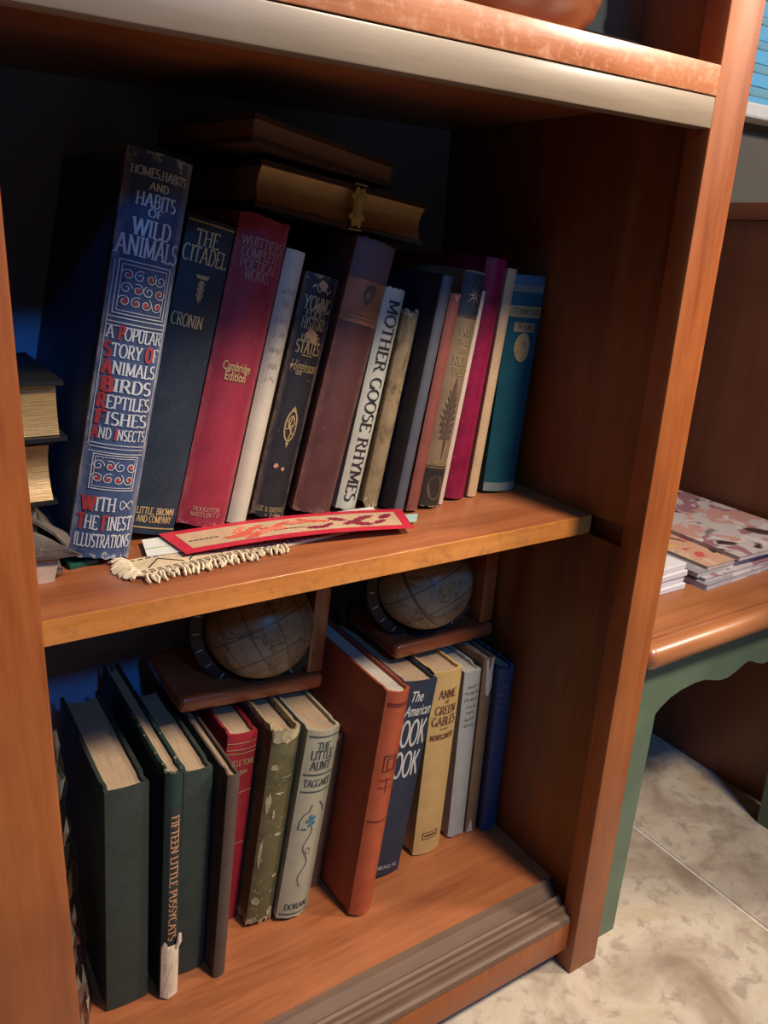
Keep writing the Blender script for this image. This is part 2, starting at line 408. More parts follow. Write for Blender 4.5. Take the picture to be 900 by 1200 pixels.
def faint(rows, t, ch):
    """rubbed stamping that can no longer be read: short broken strokes in rows"""
    r_ = random.Random(int(t * 1e4)); out = []
    for z, wf in rows:
        n = max(3, int(wf * t / (ch * .55)))
        for i in range(n):
            x = (-.5 + (i + .5) / n) * wf * t
            for q in range(2):
                a = x + r_.uniform(-.3, .3) * ch * .5; b = z + r_.uniform(-.3, .3) * ch; w_, h_ = r_.uniform(.08, .22) * ch, r_.uniform(.15, .4) * ch
                out.append([(a - w_, b - h_), (a + w_, b - h_ * .7), (a + w_ * .8, b + h_), (a - w_ * .6, b + h_ * .8)])
    return out
ZM, ZB = -.567, -1.546
def upright(name, label, x, y, t, h, lean, zs, w=None, yaw=0, **kw):
    a = math.radians(lean)
    sgn = 1 if lean >= 0 else -1
    # pivot: the lower corner on the side it leans to; x is always the right corner
    if lean >= 0: o = Vector((x, y, zs)) - Vector((math.cos(a), 0, -math.sin(a))) * t / 2
    else: o = Vector((x, y, zs)) - Vector((math.cos(a), 0, -math.sin(a))) * t / 2 + Vector((0, 0, t * math.sin(-a)))
    rot = Matrix.Rotation(math.radians(yaw), 3, 'Z') @ Matrix.Rotation(a, 3, 'Y')
    o.z += .0015
    return Book(name, label, t, h, w or h * .66, kw.pop('mat'), loc=o, rot=rot, **kw)

UG = 'old books leaning along the middle shelf'; LG = 'old books standing on the bottom shelf'

# ================================================================== SETTING
mt, nt, bs = newmat('stone_tile')
v = coords(nt)
n1 = noise(nt, v, 9, 7, .62, .6); n2 = noise(nt, v, 45, 6, .65, .3)
colf = ramp(nt, n1, [(.34, (.30, .235, .17)), (.45, (.45, .375, .28)), (.55, (.58, .51, .40)), (.66, (.50, .405, .27))])
colf = mixc(nt, node(nt, 'ShaderNodeMapRange', {0: n2, 1: .52, 2: .62, 3: 0, 4: .7}).outputs[0], colf, (.33, .26, .21))
nt.links.new(colf, bs.inputs['Base Color']); bs.inputs['Roughness'].default_value = .38
bump(nt, bs, n2, .3, .001)
M_TILE = mt
M_GROUT = plain('pale_grout', (.62, .58, .52), .8)
g = MB().box(-1.5, -3.0, -.06, 4.6, 1.0, -.003).build('floor', M_GROUT, None, loc=(0, 0, -EYE)); g['kind'] = 'structure'
tile0 = None
TW = 1.20
for i in range(-2, 3):
    for j in range(-3, 2):
        x0 = 1.893 + i * TW; y0 = -.62 + j * TW
        o = MB().box(.005, .005, -.0028, TW - .005, TW - .005, 0, bev=.0013, seg=1).build('tile', M_TILE, None) if tile0 is None else tile0.copy()
        if tile0 is None: tile0 = o
        else: C.objects.link(o)
        if y0 + TW > 1.0: pass
        o.parent = g; o.location = Vector((x0, y0, 0)) * S
        if y0 + TW > 1.05: o.scale = (1, (1.0 - y0) / TW, 1)
        if x0 + TW > 4.7: o.scale = ((4.6 - x0) / TW, o.scale[1], 1)

M_WALL = plain('grey_wall_paint', (.10, .092, .078), .85, var=.04)
M_WHITE = plain('white_sill_paint', (.68, .69, .68), .5, var=.04)
M_BLIND = plain('blue_blind', (.20, .42, .52), .45, var=.03)
wl = MB()
WY = .81
wl.box(-1.5, WY, 0, 2.42, WY + .15, 3.6); wl.box(2.42, WY, 0, 4.6, WY + .15, EYE + .405); wl.box(2.42, WY, EYE + 1.6, 4.6, WY + .15, 3.6)
wl.box(4.2, WY, EYE + .405, 4.6, WY + .15, EYE + 1.6)
o = wl.build('wall_back', M_WALL, None, loc=(0, 0, -EYE)); o['kind'] = 'structure'
win = bpy.data.objects.new('window_1', None); C.objects.link(win); win.location = Vector((2.42, WY, EYE + .405)) * S; win['kind'] = 'structure'
MB().box(-.02, -.07, .0, 1.8, .13, .045, bev=.008).build('window_sill', M_WHITE, win)
MB().box(0, .09, .046, .03, .13, 1.19).box(1.75, .09, .046, 1.78, .13, 1.19).box(.031, .09, 1.15, 1.749, .13, 1.19).box(.031, .09, .046, 1.749, .13, .08).build('window_frame', M_WHITE, win)
MB().box(.031, .115, .081, 1.749, .125, 1.149).build('window_pane', plain('daylit_window_glass', (.5, .7, .8), .1, emit=((.20, .55, .80), .6)), win)
bl = thing('window_blind', 'pale blue slatted blind hanging in the window above the wood panelling', 'blind', (2.46, WY - .03, .46))
sl0 = None
for k in range(16):
    if sl0 is None:
        sl0 = MB().box(0, -.034, -.002, 1.68, .034, .002, mat=Matrix.Rotation(math.radians(38), 4, 'X')).build('slat', M_BLIND, bl); o = sl0
    else: o = sl0.copy(); C.objects.link(o)
    o.location = (0, 0, (  .03 + k * .064) * S)
MB().box(0, -.03, 1.04, 1.68, .03, 1.10).build('head_rail', M_WHITE, bl)

# ================================================================== BOOKCASE
bc = thing('bookcase', 'orange-brown cherry wood bookcase with open front and worn shelf edges', 'bookcase', (.7, .35, -EYE))
def bpart(mb, name, mat, smooth=False):
    mb.bm.transform(Matrix.Translation((-.7, -.35, EYE))); return mb.build(name, mat, bc, smooth=smooth)
TOPZ = 1.25
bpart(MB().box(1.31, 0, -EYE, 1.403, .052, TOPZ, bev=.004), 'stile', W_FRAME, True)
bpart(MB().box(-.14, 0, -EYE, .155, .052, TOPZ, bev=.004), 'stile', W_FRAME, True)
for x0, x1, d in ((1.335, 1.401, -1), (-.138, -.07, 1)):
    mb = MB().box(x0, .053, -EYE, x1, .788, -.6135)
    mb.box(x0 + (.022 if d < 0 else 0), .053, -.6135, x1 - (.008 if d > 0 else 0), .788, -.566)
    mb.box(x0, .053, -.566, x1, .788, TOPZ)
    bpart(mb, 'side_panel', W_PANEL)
bpart(MB().box(-.069, .7885, -1.64, 1.334, .803, TOPZ), 'back_panel', plain('back_paint_blue_light_tint', (.22, .33, .52), .8, var=.05))  # panel colour carries the blue of the daylight falling on it
bpart(MB().box(-.069, .165, -.612, 1.342, .786, ZM, bev=.004), 'middle_shelf', W_SHELF, True)
bpart(MB().box(-.069, .1605, -.610, 1.334, .1648, ZM - .001, bev=.001, seg=1), 'edge_band', W_EDGE, True)
bpart(MB().box(-.069, .120, -1.585, 1.334, .786, ZB, bev=.002), 'bottom_shelf', W_SHELF, True)
bpart(MB().box(-.069, .004, .2535, 1.334, .786, .303, bev=.003), 'top_shelf', W_SHELF, True)
bpart(MB().box(.156, -.0012, .2545, 1.3095, .0035, .302, bev=.0015), 'edge_band', W_NOSE, True)
bpart(MB().box(.156, -.001, .203, 1.3095, .030, .2528, bev=.003), 'front_rail', W_RAIL, True)
bpart(MB().box(.156, .0305, .225, 1.3345, .075, .2528), 'rail_backing', W_PANEL)
prof = [(.119, -1.546), (.116, -1.536), (.108, -1.537), (.103, -1.545), (.090, -1.558), (.082, -1.566), (.078, -1.559), (.072, -1.553), (.066, -1.557),
        (.062, -1.566), (.056, -1.571), (.052, -1.566), (.046, -1.565), (.041, -1.571), (.037, -1.579), (.031, -1.580), (.024, -1.584), (.021, -1.592), (.021, -1.598), (.119, -1.598)]
bpart(MB().prism(prof, 0, .1555, 1.3095), 'moulding', W_MOULD)
bpart(MB().box(.1555, .021, -1.682, 1.3095, .045, -1.5985, bev=.002), 'apron', W_FRAME, True)

# ================================================================== UPPER SHELF BOOKS
def ubook(*a, **k): return upright(*a, zs=ZM, **k)
def lbook(*a, **k): return upright(*a, zs=ZB, **k)

# --- wild animals
m_ = cloth('blue_grey_cloth', (.030, .055, .125), .3, .5, (.30, .31, .33), .0, .667, .16, edge=(.104, (.26, .26, .27)))
B = upright('blue_book', 'tallest book, dark blue with silver and red spine titled WILD ANIMALS', .358, .343, .104, .667, 11.8, ZM, w=.43, mat=m_, b=.018, rag=.006, seed=3)
rows_ = [('HOMES,HABITS', .636, .013, .86, ()), ('AND', .617, .011, .3, ()), ('HABITS', .596, .020, .62, ()), ('OF', .578, .012, .22, ()), ('WILD', .554, .026, .6, ()), ('ANIMALS', .524, .030, .96, ()),
         ('A POPULAR', .387, .020, .86, (2,)), ('STORY OF', .359, .021, .84, (0, 6)), ('ANIMALS', .331, .021, .84, (0,)), ('BIRDS', .303, .021, .80, (0,)), ('REPTILES', .275, .021, .84, (0,)),
         ('FISHES', .248, .021, .82, (0,)), ('AND INSECTS', .222, .018, .86, (0, 4)), ('WITH', .101, .024, .52, (0,)), ('THE FINEST', .068, .024, .88, (0, 4)), ('ILLUSTRATIONS', .036, .023, .90, ())]
B.text([(a, b, c, d, -.016 if a == 'WITH' else 0, {'only': (lambda i, rr=rr: i not in rr), 'bold': 1.15}) for a, b, c, d, rr in rows_], 'title_lettering', M_SILVER)
B.text([(a, b, c * 1.12, d, -.016 if a == 'WITH' else 0, {'only': (lambda i, rr=rr: i in rr), 'bold': 2.0}) for a, b, c, d, rr in rows_ if rr], 'initial_letters', M_REDI, e=.0019)
fr = B.frame(.417, .500, -.80, .80, .0016) + B.frame(.422, .494, -.70, .70, .0012) + B.lines([.411, .403, .397], .0016, -.9, .9) + B.lines([.204, .198, .190], .0014, -.85, .85) + B.frame(.127, .186, -.72, .72, .0016) + B.frame(.131, .182, -.64, .64, .001)
fr += [[(-.047, .2), (-.0458, .2), (-.0458, .497), (-.047, .497)], [(.0458, .2), (.047, .2), (.047, .497), (.0458, .497)]]
reds = []
rnd = random.Random(5)
for (z0, z1, nx, nz_, r) in ((.428, .488, 4, 3, .0095), (.136, .177, 4, 2, .0095)):
    for i in range(nx):
        for j in range(nz_):
            cx_ = -.027 + .018 * i + rnd.uniform(-.001, .001); cz_ = z0 + r + (z1 - z0 - 2 * r) * j / (nz_ - 1)
            sp = 1 if (i + j) % 2 else -1
            fr += rib([(cx_ + sp * r * (1 - k / 26) * math.cos(k * .42 + i), cz_ + r * (1 - k / 26) * math.sin(k * .42 + i)) for k in range(20)], .0014)
            if (i * 3 + j) % 2 == 0 or j == 0: reds.append([(cx_ + r * .55 * math.cos(k * PI / 4), cz_ + r * .5 * math.sin(k * PI / 4)) for k in range(8)])
fr += rib([(.030 + .012 * math.cos(k * .5), .101 + .008 * math.sin(k)) for k in range(12)], .0018)
B.polys(fr, 'ornament', M_SILVER); B.polys(reds, 'ornament', M_REDI, e=.0012)

# --- citadel
B = upright('navy_book', 'dark navy book titled THE CITADEL in gold, right of the tallest blue book', .465, .420, .087, .578, 13.4, ZM, w=.355, mat=cloth('navy_cloth', (.013, .022, .036), .25, .5, (.10, .12, .15), .0), b=.006)
B.text([('THE', .545, .026, .50, -.004), ('CITADEL', .516, .027, .94, -.002), ('CRONIN', .401, .022, .66, -.012), ('LITTLE, BROWN', .046, .013, .82, 0), ('AND COMPANY', .030, .013, .76, 0)], 'title_lettering', M_GOLD)
B.polys(B.lines([.570, .013], .0028, -.98, .98) + [[(-.013, .483), (.013, .483), (.009, .476), (-.009, .476)], [(-.003, .474), (.003, .474), (.0015, .436), (-.0015, .436)]] +
        rib([(.006 * math.sin(k * .8), .472 - k * .0024) for k in range(14)], .0022) + rib([(-.006 * math.sin(k * .8), .472 - k * .0024) for k in range(14)], .0022), 'ornament', M_GOLDD)

# --- whittier
B = upright('crimson_book', 'crimson cloth book of complete poetical works with faded gold lettering', .570, .423, .099, .588, 13.6, ZM, w=.355, mat=cloth('crimson_cloth', (.23, .016, .036), .18, .55, (.42, .17, .17), -.02, .588, .12, edge=(.099, (.33, .09, .09))), b=.016, rag=.004, seed=4)
B.text([("WHITTIERS", .540, .017, .82), ('COMPLETE', .520, .017, .76), ('POETICAL', .500, .017, .74), ('WORKS', .482, .017, .50), ('HOUGHTON', .036, .009, .55), ('MIFFLIN CO', .025, .009, .60)], 'title_lettering', plain('faded_pink_gold_stamping', (.34, .17, .13), .55))
B.text([('Cambridge', .315, .017, .56, 0, {'font': 1, 'bold': .012}), ('Edition', .297, .017, .42, 0, {'font': 1, 'bold': .012})], 'edition_lettering', M_GOLD)

# --- cream slim
B = upright('cream_book', 'slim cream-spined book leaning on the crimson book', .616, .424, .040, .538, 13.5, ZM, w=.36, mat=cloth('cream_cloth', (.50, .44, .34), .1, .65, (.30, .24, .19), -.03), b=.010)
B.polys(faint([(.46, .7), (.435, .5), (.405, .7), (.38, .6), (.35, .7), (.32, .5), (.295, .6)], B.t, .012), 'faded_lettering', plain('faded_buff_print', (.42, .33, .26), .7))
sl_ = B

# --- history of the united states
B = upright('black_book', 'worn black history book with gilt crest and chipped spine lettering', .698, .421, .074, .489, 13.7, ZM, w=.33, mat=cloth('scuffed_black_cloth', (.016, .015, .020), .3, .5, (.33, .20, .12), .0, .489, .16, edge=(.074, (.20, .13, .09))), b=.012, rag=.006, seed=6)
B.text([('YOUNG', .434, .026, .80, 0, {'bold': 1.1}), ('FOLKS', .414, .013, .6), ('HISTORY', .396, .021, .70), ('OF THE', .372, .010, .4), ('UNITED', .366, .014, .55), ('STATES', .350, .024, .72, 0, {'bold': 1.2}), ('LEE & SHEPARD', .019, .010, .8)], 'title_lettering', M_GOLDD)
B.text([('Higginson', .313, .022, .76, 0, {'font': 1, 'shear': .2})], 'author_lettering', M_GOLDD)
e_ = rib([(.012 * math.cos(a * PI / 8), .193 + .031 * math.sin(a * PI / 8)) for a in range(17)], .0035) + rib([(.006 * math.cos(a * PI / 5), .200 + .014 * math.sin(a * PI / 5)) for a in range(11)], .0025)
e_ += rib([(0, .165), (.003, .18), (-.003, .195), (.002, .215)], .003) + rib([(-.009, .185), (.009, .2)], .0025) + rib([(-.009, .205), (.008, .175)], .002)
e_ += [[(-.004, .16), (.004, .16), (0, .148)], [(-.006, .224), (.006, .224), (0, .234)]]
B.polys(e_ + B.lines([.334, .470], .0018, -.3, .3) + rib([(-.02 + .003 * k, .463 + .006 * math.sin(k)) for k in range(14)], .003), 'ornament', M_GOLDD)
chip = []
for cx_, cz_, r in ((.002, .428, .011), (-.002, .377, .014), (.006, .368, .010), (0, .47, .012), (-.012, .11, .006), (.004, .105, .005), (-.026, .31, .004)):
    chip.append([(cx_ + r * rnd.uniform(.6, 1.1) * math.cos(k * PI / 5), cz_ + r * rnd.uniform(.5, 1.0) * math.sin(k * PI / 5)) for k in range(10)])
B.polys(chip, 'worn_patch', cloth('scuffed_tan_patch', (.42, .22, .12), .35, .7), e=.0019)

# --- brown big
B = upright('brown_book', 'thick brown leather book with a faded orange band near the top', .798, .404, .090, .558, 13.9, ZM, w=.37, mat=cloth('maroon_brown_leather', (.085, .030, .028), .25, .5, (.25, .12, .10), .0, .558, .12, mott=(.11, .045, .035), mott_amt=.1, edge=(.09, (.20, .09, .06))), b=.016, rag=.004, seed=8)
B.band(.395, .480, 'faded_band', cloth('faded_orange_leather', (.30, .115, .055), .25, .6, (.12, .05, .04), .02))
B.band(.481, .553, 'faded_band', cloth('faded_purple_leather', (.115, .062, .065), .2, .6))
B.polys([[(-.002, .430), (.012, .450), (.016, .468), (.004, .474), (-.008, .468), (-.012, .452)]], 'ornament', M_BROWNINK)
B.polys(B.lines([.412, .404], .0016, -.8, .8), 'ornament', M_BROWNINK)

# --- mother goose
B = upright('white_book', 'cream book with MOTHER GOOSE RHYMES in black down its spine', .862, .405, .049, .470, 12.3, ZM, w=.36, mat=cloth('ivory_cloth', (.46, .45, .36), .1, .65, (.24, .20, .14), .0, .47, .1), b=.010, rag=.004, seed=9)
B.vtext('MOTHER GOOSE RHYMES', .445, .020, .026, 'title_lettering', M_INK, bold=.95)
# --- tan torn
B = upright('tan_book', 'short tan book with mottled worn cloth and torn spine ends', .912, .396, .038, .427, 11.2, ZM, w=.32, mat=cloth('mottled_tan_cloth', (.27, .195, .10), .3, .7, (.50, .40, .26), .03, .427, .16, mott=(.11, .075, .035), mott_amt=.45, mott_scale=55), b=.012, rag=.012, seed=10)
# --- navy slim
B = upright('slate_book', 'slim book with a slate grey spine and navy covers, beside the short tan book', .946, .344, .026, .500, 10.2, ZM, w=.40, mat=cloth('navy_cover_cloth', (.016, .018, .032), .2, .5), b=.006)
B.band(.002, .498, 'spine_strip', cloth('slate_spine_cloth', (.085, .09, .105), .2, .5, (.25, .24, .24), -.01), -.92, .98)
# --- red-brown thin
B = upright('russet_book', 'slim plain russet book with chipped spine foot', .982, .342, .028, .464, 9.4, ZM, w=.37, mat=cloth('russet_cloth', (.22, .062, .045), .18, .6, (.42, .24, .15), -.01, .464, .16), b=.006, rag=.004, seed=11)
# --- thistle
B = upright('thistle_book', 'olive-tan book with dark thistle drawing and blue-black bands', 1.045, .350, .055, .506, 9.0, ZM, w=.37, mat=cloth('olive_tan_cloth', (.20, .135, .075), .2, .6, (.30, .22, .14), .0, .506, .1), b=.011, rag=.003, seed=12)
B.band(.418, .500, 'dark_band', cloth('blue_black_band', (.025, .033, .045), .3, .5)); B.band(.004, .088, 'dark_band', cloth('black_foot_band', (.03, .022, .018), .3, .5))
B.polys(B.lines([.412, .416], .0014, -1, 1) + B.lines([.093], .0014, -1, 1), 'ornament', M_INK)
B.polys([[(0, .458), (.02 * math.cos(a) , .458 + .024 * math.sin(a)), (.006 * math.cos(a + .35), .458 + .007 * math.sin(a + .35))] for a in [k * PI / 4 for k in range(8)]], 'star_ornament', M_GOLDD, e=.0019)
B.text([('FAIRY', .382, .014, .6), ('TALES', .362, .012, .5), ('FROM', .344, .010, .35), ('NIGHT', .322, .020, .66), ('TALES', .300, .018, .60), ('HARPERS', .100, .011, .66, .0)], 'title_lettering', M_GOLDD)
th = [[(-.002, .15), (.002, .15), (.004, .27), (0, .288), (-.004, .27)]]
for k in range(7):
    z = .16 + k * .014; L_ = .022 - abs(k - 2) * .0025
    for sgn in (-1, 1): th.append([(0, z), (sgn * L_, z + .018), (sgn * L_ * .6, z + .004), (sgn * L_ * .9, z - .006), (0, z - .008)])
th.append([(0, .105), (.003, .15), (-.003, .15)])
B.polys(th, 'thistle_drawing', M_BROWNINK)
B.polys([[(.020 * math.cos(k * PI / 8), .045 + .028 * math.sin(k * PI / 8)) for k in range(16)]], 'medallion', M_BROWNINK, e=.0019)
# --- pamphlet beside
B = upright('cream_pamphlet', 'very thin cream pamphlet squeezed between the thistle and magenta books', 1.062, .356, .012, .468, 8.8, ZM, w=.34, mat=cloth('cream_paper_cover', (.55, .43, .32), .1, .7), b=.002, bt=.003)
# --- magenta
B = upright('magenta_book', 'magenta crushed leather book on the middle shelf', 1.140, .379, .058, .529, 7.0, ZM, w=.36, mat=cloth('magenta_leather', (.22, .008, .040), .3, .4, (.42, .10, .13), .02, .529, .02, mott=(.13, .005, .025), mott_amt=.2), b=.014)
# --- cream2
B = upright('buff_book', 'slim plain buff book left of the teal book', 1.172, .373, .026, .511, 6.5, ZM, w=.36, mat=cloth('buff_cloth', (.48, .33, .18), .12, .65, (.28, .17, .09), -.02), b=.004)
# --- teal
B = upright('teal_book', 'teal book of poems with gold bands and oval medallion, last on the middle shelf', 1.296, .384, .096, .495, 3.5, ZM, w=.35, mat=cloth('teal_cloth', (.004, .066, .082), .2, .5, (.10, .19, .19), -.02), b=.014, rag=.002)
B.band(.458, .473, 'gold_band', plain('faded_gold_band', (.16, .15, .11), .6)); B.band(.474, .493, 'blue_band', plain('blue_head_band', (.05, .10, .15), .5))
B.band(.404, .428, 'gold_band', M_GOLDD); B.band(.372, .392, 'gold_label', M_GOLDD, -.66, .58); B.band(.001, .022, 'gold_band', plain('pale_foot_band', (.16, .20, .17), .6))
B.text([('TENNYSONS', .416, .014, .84), ('POEMS', .382, .013, .5)], 'title_lettering', M_BROWNINK)
B.polys([[(-.004 + .022 * math.cos(k * PI / 10), .338 + .032 * math.sin(k * PI / 10)) for k in range(20)]], 'medallion', M_GOLDD)
B.polys(rib([(-.004 + .021 * math.cos(k * PI / 10), .338 + .031 * math.sin(k * PI / 10)) for k in range(21)], .002), 'medallion_rim', M_GOLD, e=.0019)

# --- left stack (flat books, fore edges to the front)
FLAT = Matrix(((0, 0, 1), (0, -1, 0), (1, 0, 0)))      # local x -> up, z -> right, y -> towards viewer
def flat(name, label, x0, yfront, zbot, t, length, width, tilt, yaw, mat, **kw):
    rot = Matrix.Rotation(math.radians(yaw), 3, 'Z') @ Matrix.Rotation(math.radians(tilt), 3, 'Y') @ FLAT
    o = Vector((x0, yfront, zbot)) + rot @ Vector((t / 2, -width, 0)) 
    return Book(name, label, t, length, width, mat, loc=o, rot=rot, **kw)
m_blk = cloth('black_leather', (.010, .011, .013), .3, .35, weave=False)
flat('black_bible', 'black leather book with gilt edges, topmost of the stack at the left stile', -.045, .305, -.334, .095, .31, .30, 0, 0, m_blk, page=M_GILT, b=.006, jut=.010, concave=.004)
flat('gilt_book', 'thick book with swollen wavy gilt pages in the middle of the left stack', -.045, .315, -.440, .104, .29, .28, 0, 0, m_blk, page=M_GILT, b=.006, bt=.005, jut=.006, concave=.020, seed=4)
tb = thing('tattered_book', 'tattered grey book with loose curling cover at the bottom of the left stack', 'book', (.08, .45, ZM))
rnd = random.Random(3)
mtat = cloth('tattered_grey_cloth', (.10, .082, .068), .35, .85, (.24, .20, .16), .04)
MB().box(-.12, -.11, .010, .135, .14, .118, bev=.006).build('page_block', M_PAGE, tb)
def ragged(x0, y0, x1, y1, th_, fz, nx=10, ny=6, seed=1):
    r_ = random.Random(seed); top = []; 
    for j in range(ny + 1):
        row = []
        for i in range(nx + 1):
            a, b = i / nx, j / ny
            x = x0 + (x1 - x0) * a; y = y0 + (y1 - y0) * b
            if i == nx: x += r_.uniform(-.014, .006)
            if j == 0: y += r_.uniform(-.006, .008)
            row.append(Vector((x, y, fz(a, b) + r_.uniform(-.0012, .0012))))
        top.append(row)
    mb = MB(); bm = mb.bm
    V1 = [[bm.verts.new(p + Vector((0, 0, th_))) for p in row] for row in top]; V0 = [[bm.verts.new(p) for p in row] for row in top]
    for j in range(ny):
        for i in range(nx):
            bm.faces.new((V1[j][i], V1[j][i + 1], V1[j + 1][i + 1], V1[j + 1][i])); bm.faces.new((V0[j][i], V0[j + 1][i], V0[j + 1][i + 1], V0[j][i + 1]))
    for i in range(nx): bm.faces.new((V0[0][i], V0[0][i + 1], V1[0][i + 1], V1[0][i])); bm.faces.new((V0[ny][i + 1], V0[ny][i], V1[ny][i], V1[ny][i + 1]))
    for j in range(ny): bm.faces.new((V0[j][nx], V0[j + 1][nx], V1[j + 1][nx], V1[j][nx])); bm.faces.new((V0[j + 1][0], V0[j][0], V1[j][0], V1[j + 1][0]))
    return mb
ragged(-.12, -.135, .185, .13, .006, lambda a, b: .119 - max(0, a - .72) * .25, seed=2).build('cover', mtat, tb)
ragged(-.12, -.14, .160, .13, .006, lambda a, b: .0015 + max(0, a - .6) * .02, seed=5).build('cover', mtat, tb)
# hanging torn flap of cover in front of the stack edge
fl = MB(); bm = fl.bm
rows = []
for j in range(7):
    b = j / 6
    zt = .112 - b * .045 * 1.0
    rows.append([Vector((.06 + .118 * a * (.55 + .45 * b) + .012 * b, -.150 - .012 * math.sin(b * 2.4) - .008 * a, .112 - b * (.066 - .018 * a) - .020 * a + rnd.uniform(-.002, .002))) for a in [i / 6 for i in range(7)]])
V = [[bm.verts.new(p) for p in r] for r in rows]; V2 = [[bm.verts.new(p + Vector((0, .006, 0))) for p in r] for r in rows]
for j in range(6):
    for i in range(6):
        bm.faces.new((V[j][i], V[j][i + 1], V[j + 1][i + 1], V[j + 1][i])); bm.faces.new((V2[j][i], V2[j + 1][i], V2[j + 1][i + 1], V2[j][i + 1]))
for k in range(6):
    bm.faces.new((V[0][k], V[0][k + 1], V2[0][k + 1], V2[0][k])); bm.faces.new((V[6][k], V[6][k + 1], V2[6][k + 1], V2[6][k]))
    bm.faces.new((V[k][0], V[k + 1][0], V2[k + 1][0], V2[k][0])); bm.faces.new((V[k][6], V[k + 1][6], V2[k + 1][6], V2[k][6]))
fl.build('torn_flap', mtat, tb)
fl = MB().box(-.045, -.003, 0, .045, .003, .055, mat=Matrix.Translation((.10, -.148, .003)) @ Matrix.Rotation(.25, 4, 'Y')); fl.build('torn_flap', cloth('torn_tan_paper', (.34, .25, .19), .3, .8), tb)
gm = MB().box(0, 0, 0, .05, .10, .010, bev=.002, mat=Matrix.Rotation(.15, 4, 'Z')); o = gm.build('green_booklet', cloth('green_satin', (.005, .07, .045), .2, .25), None, loc=(.258, .335, ZM + .0005)); tag(o, 'scrap of green booklet on the shelf between the left stack and blue book', 'booklet')

# --- books lying on top of the row
album = flat('clasp_album', 'thick old album with gilt edges and brass clasp lying across the row', .628, .400, .036, .078, .370, .33, 8.3, 0, cloth('dark_brown_leather', (.035, .018, .012), .3, .5, weave=False), page=M_GILT2, b=.010, bt=.008, jut=.006, concave=.012)
# clasp on the fore edge; local: x up, y towards viewer, z right
cl = MB()
def plate(pts, y0, y1): cl.loft([[(p[0], y0, p[1]) for p in pts], [(p[0], y1, p[1]) for p in pts]])
cz = .205; W0 = .33
arm = []
for k in range(24):
    a = 2 * PI * k / 24; r = 1 + .22 * math.cos(6 * a); arm.append((.018 + .017 * r * math.sin(a), cz + .015 * r * math.cos(a)))
plate(arm, W0 + .001, W0 + .006)
arm = [(-a_[0], a_[1]) for a_ in arm][::-1]; plate(arm, W0 + .001, W0 + .006)
plate([(-.022, cz - .006), (-.022, cz + .006), (.022, cz + .006), (.022, cz - .006)], W0 + .006, W0 + .010)
plate([(.039, cz - .014), (.039, cz + .014), (.0415, cz + .014), (.0415, cz - .014)], W0 - .04, W0 + .006)
plate([(-.0415, cz - .014), (-.0415, cz + .014), (-.039, cz + .014), (-.039, cz - .014)], W0 - .04, W0 + .006)
cl.build('brass_clasp', plain('brass', (.75, .55, .22), .25, .9), album.root, smooth=True)
flat('dark_flat_book', 'dark brown book lying on top of the clasped album', .598, .345, .133, .045, .335, .30, 8.3, 12, cloth('umber_leather', (.05, .027, .018), .3, .5, weave=False), page=paper('dark_fore_edge', (.20, .11, .06), (.10, .055, .03)), b=.006, jut=.003, concave=.002)

# ================================================================== BOOKMARKS
ZT = ZM + .001
def quad_sheet(name, corners, z, th_, mat, label=None, cat=None, parent=None, arch=0, n=10, group=None):
    """corners: front-left, front-right, back-right, back-left in plan; thickness th_"""
    mb = MB(); bm = mb.bm; rows = []
    fl_, fr_, br_, bl_ = [Vector((*c, 0)) for c in corners]
    o_ = fl_
    for i in range(n + 1):
        a = i / n; zz = arch * math.sin(PI * a) if arch >= 0 else 0
        rows.append([fl_.lerp(fr_, a) - o_ + Vector((0, 0, zz)), bl_.lerp(br_, a) - o_ + Vector((0, 0, zz))])
    rings = [[r[0], r[1], r[1] + Vector((0, 0, th_)), r[0] + Vector((0, 0, th_))] for r in rows]
    mb.loft(rings)
    o = mb.build(name, mat, parent, loc=(o_.x, o_.y, z))
    if parent is None: tag(o, label, cat, group)
    return o
M_CARD = plain('white_card', (.66, .66, .62), .6, var=.04)
quad_sheet('woven_bookmark_base', [(0, 0)] * 4, 0, 0, M_CARD) if False else None
# woven bookmark
wb = thing('woven_bookmark', 'cream woven bookmark with black pattern and knotted fringe, under the paper bookmarks', 'bookmark', (.352, .282, ZM), (0, 0, math.radians(5)))
m_wov = cloth('cream_weave', (.55, .44, .28), .2, .9, (.32, .24, .13), .02)
MB().box(0, -.035, .001, .50, .040, .007, bev=.001).build('woven_band', m_wov, wb)
ln = MB()
for yy in (-.028, -.021, .030): 
    for k in range(34): ln.box(.003 + k * .0145, yy - .0012, .0072, .012 + k * .0145, yy + .0012, .0079)
for k in range(12):
    for (xa, ya, xb, yb) in ((.02, -.012, .05, .020), (.05, .020, .085, -.012)):
        xs = .075 * k
        if xs > .4: continue
        dxv, dyv = xb - xa, yb - ya; L_ = math.hypot(dxv, dyv); ang = math.atan2(dyv, dxv)
        ln.box(-L_ / 2, -.0013, .0072, L_ / 2, .0013, .0079, mat=Matrix.Translation((xs + (xa + xb) / 2, (ya + yb) / 2, 0)) @ Matrix.Rotation(ang, 4, 'Z'))
ln.build('black_pattern', M_INK, wb)
fr_ = MB(); rnd = random.Random(11)
def knot(x, y, dx, dy):
    L_ = rnd.uniform(.020, .034); pts = []; 
    for k in range(5): pts.append((x + dx * L_ * k / 4 + rnd.uniform(-.003, .003), y + dy * L_ * k / 4 + rnd.uniform(-.003, .003), .006 + .004 * math.sin(k) + rnd.uniform(-.001, .001)))
    fr_.tube(pts, [.0018, .0030, .0024, .0032, .0018], n=5)
for k in range(44): knot(.004 + k * .0062, -.034, rnd.uniform(-.3, .1), -1)
for k in range(16): knot(.002, -.034 + k * .0048, -1, rnd.uniform(-.4, .4))
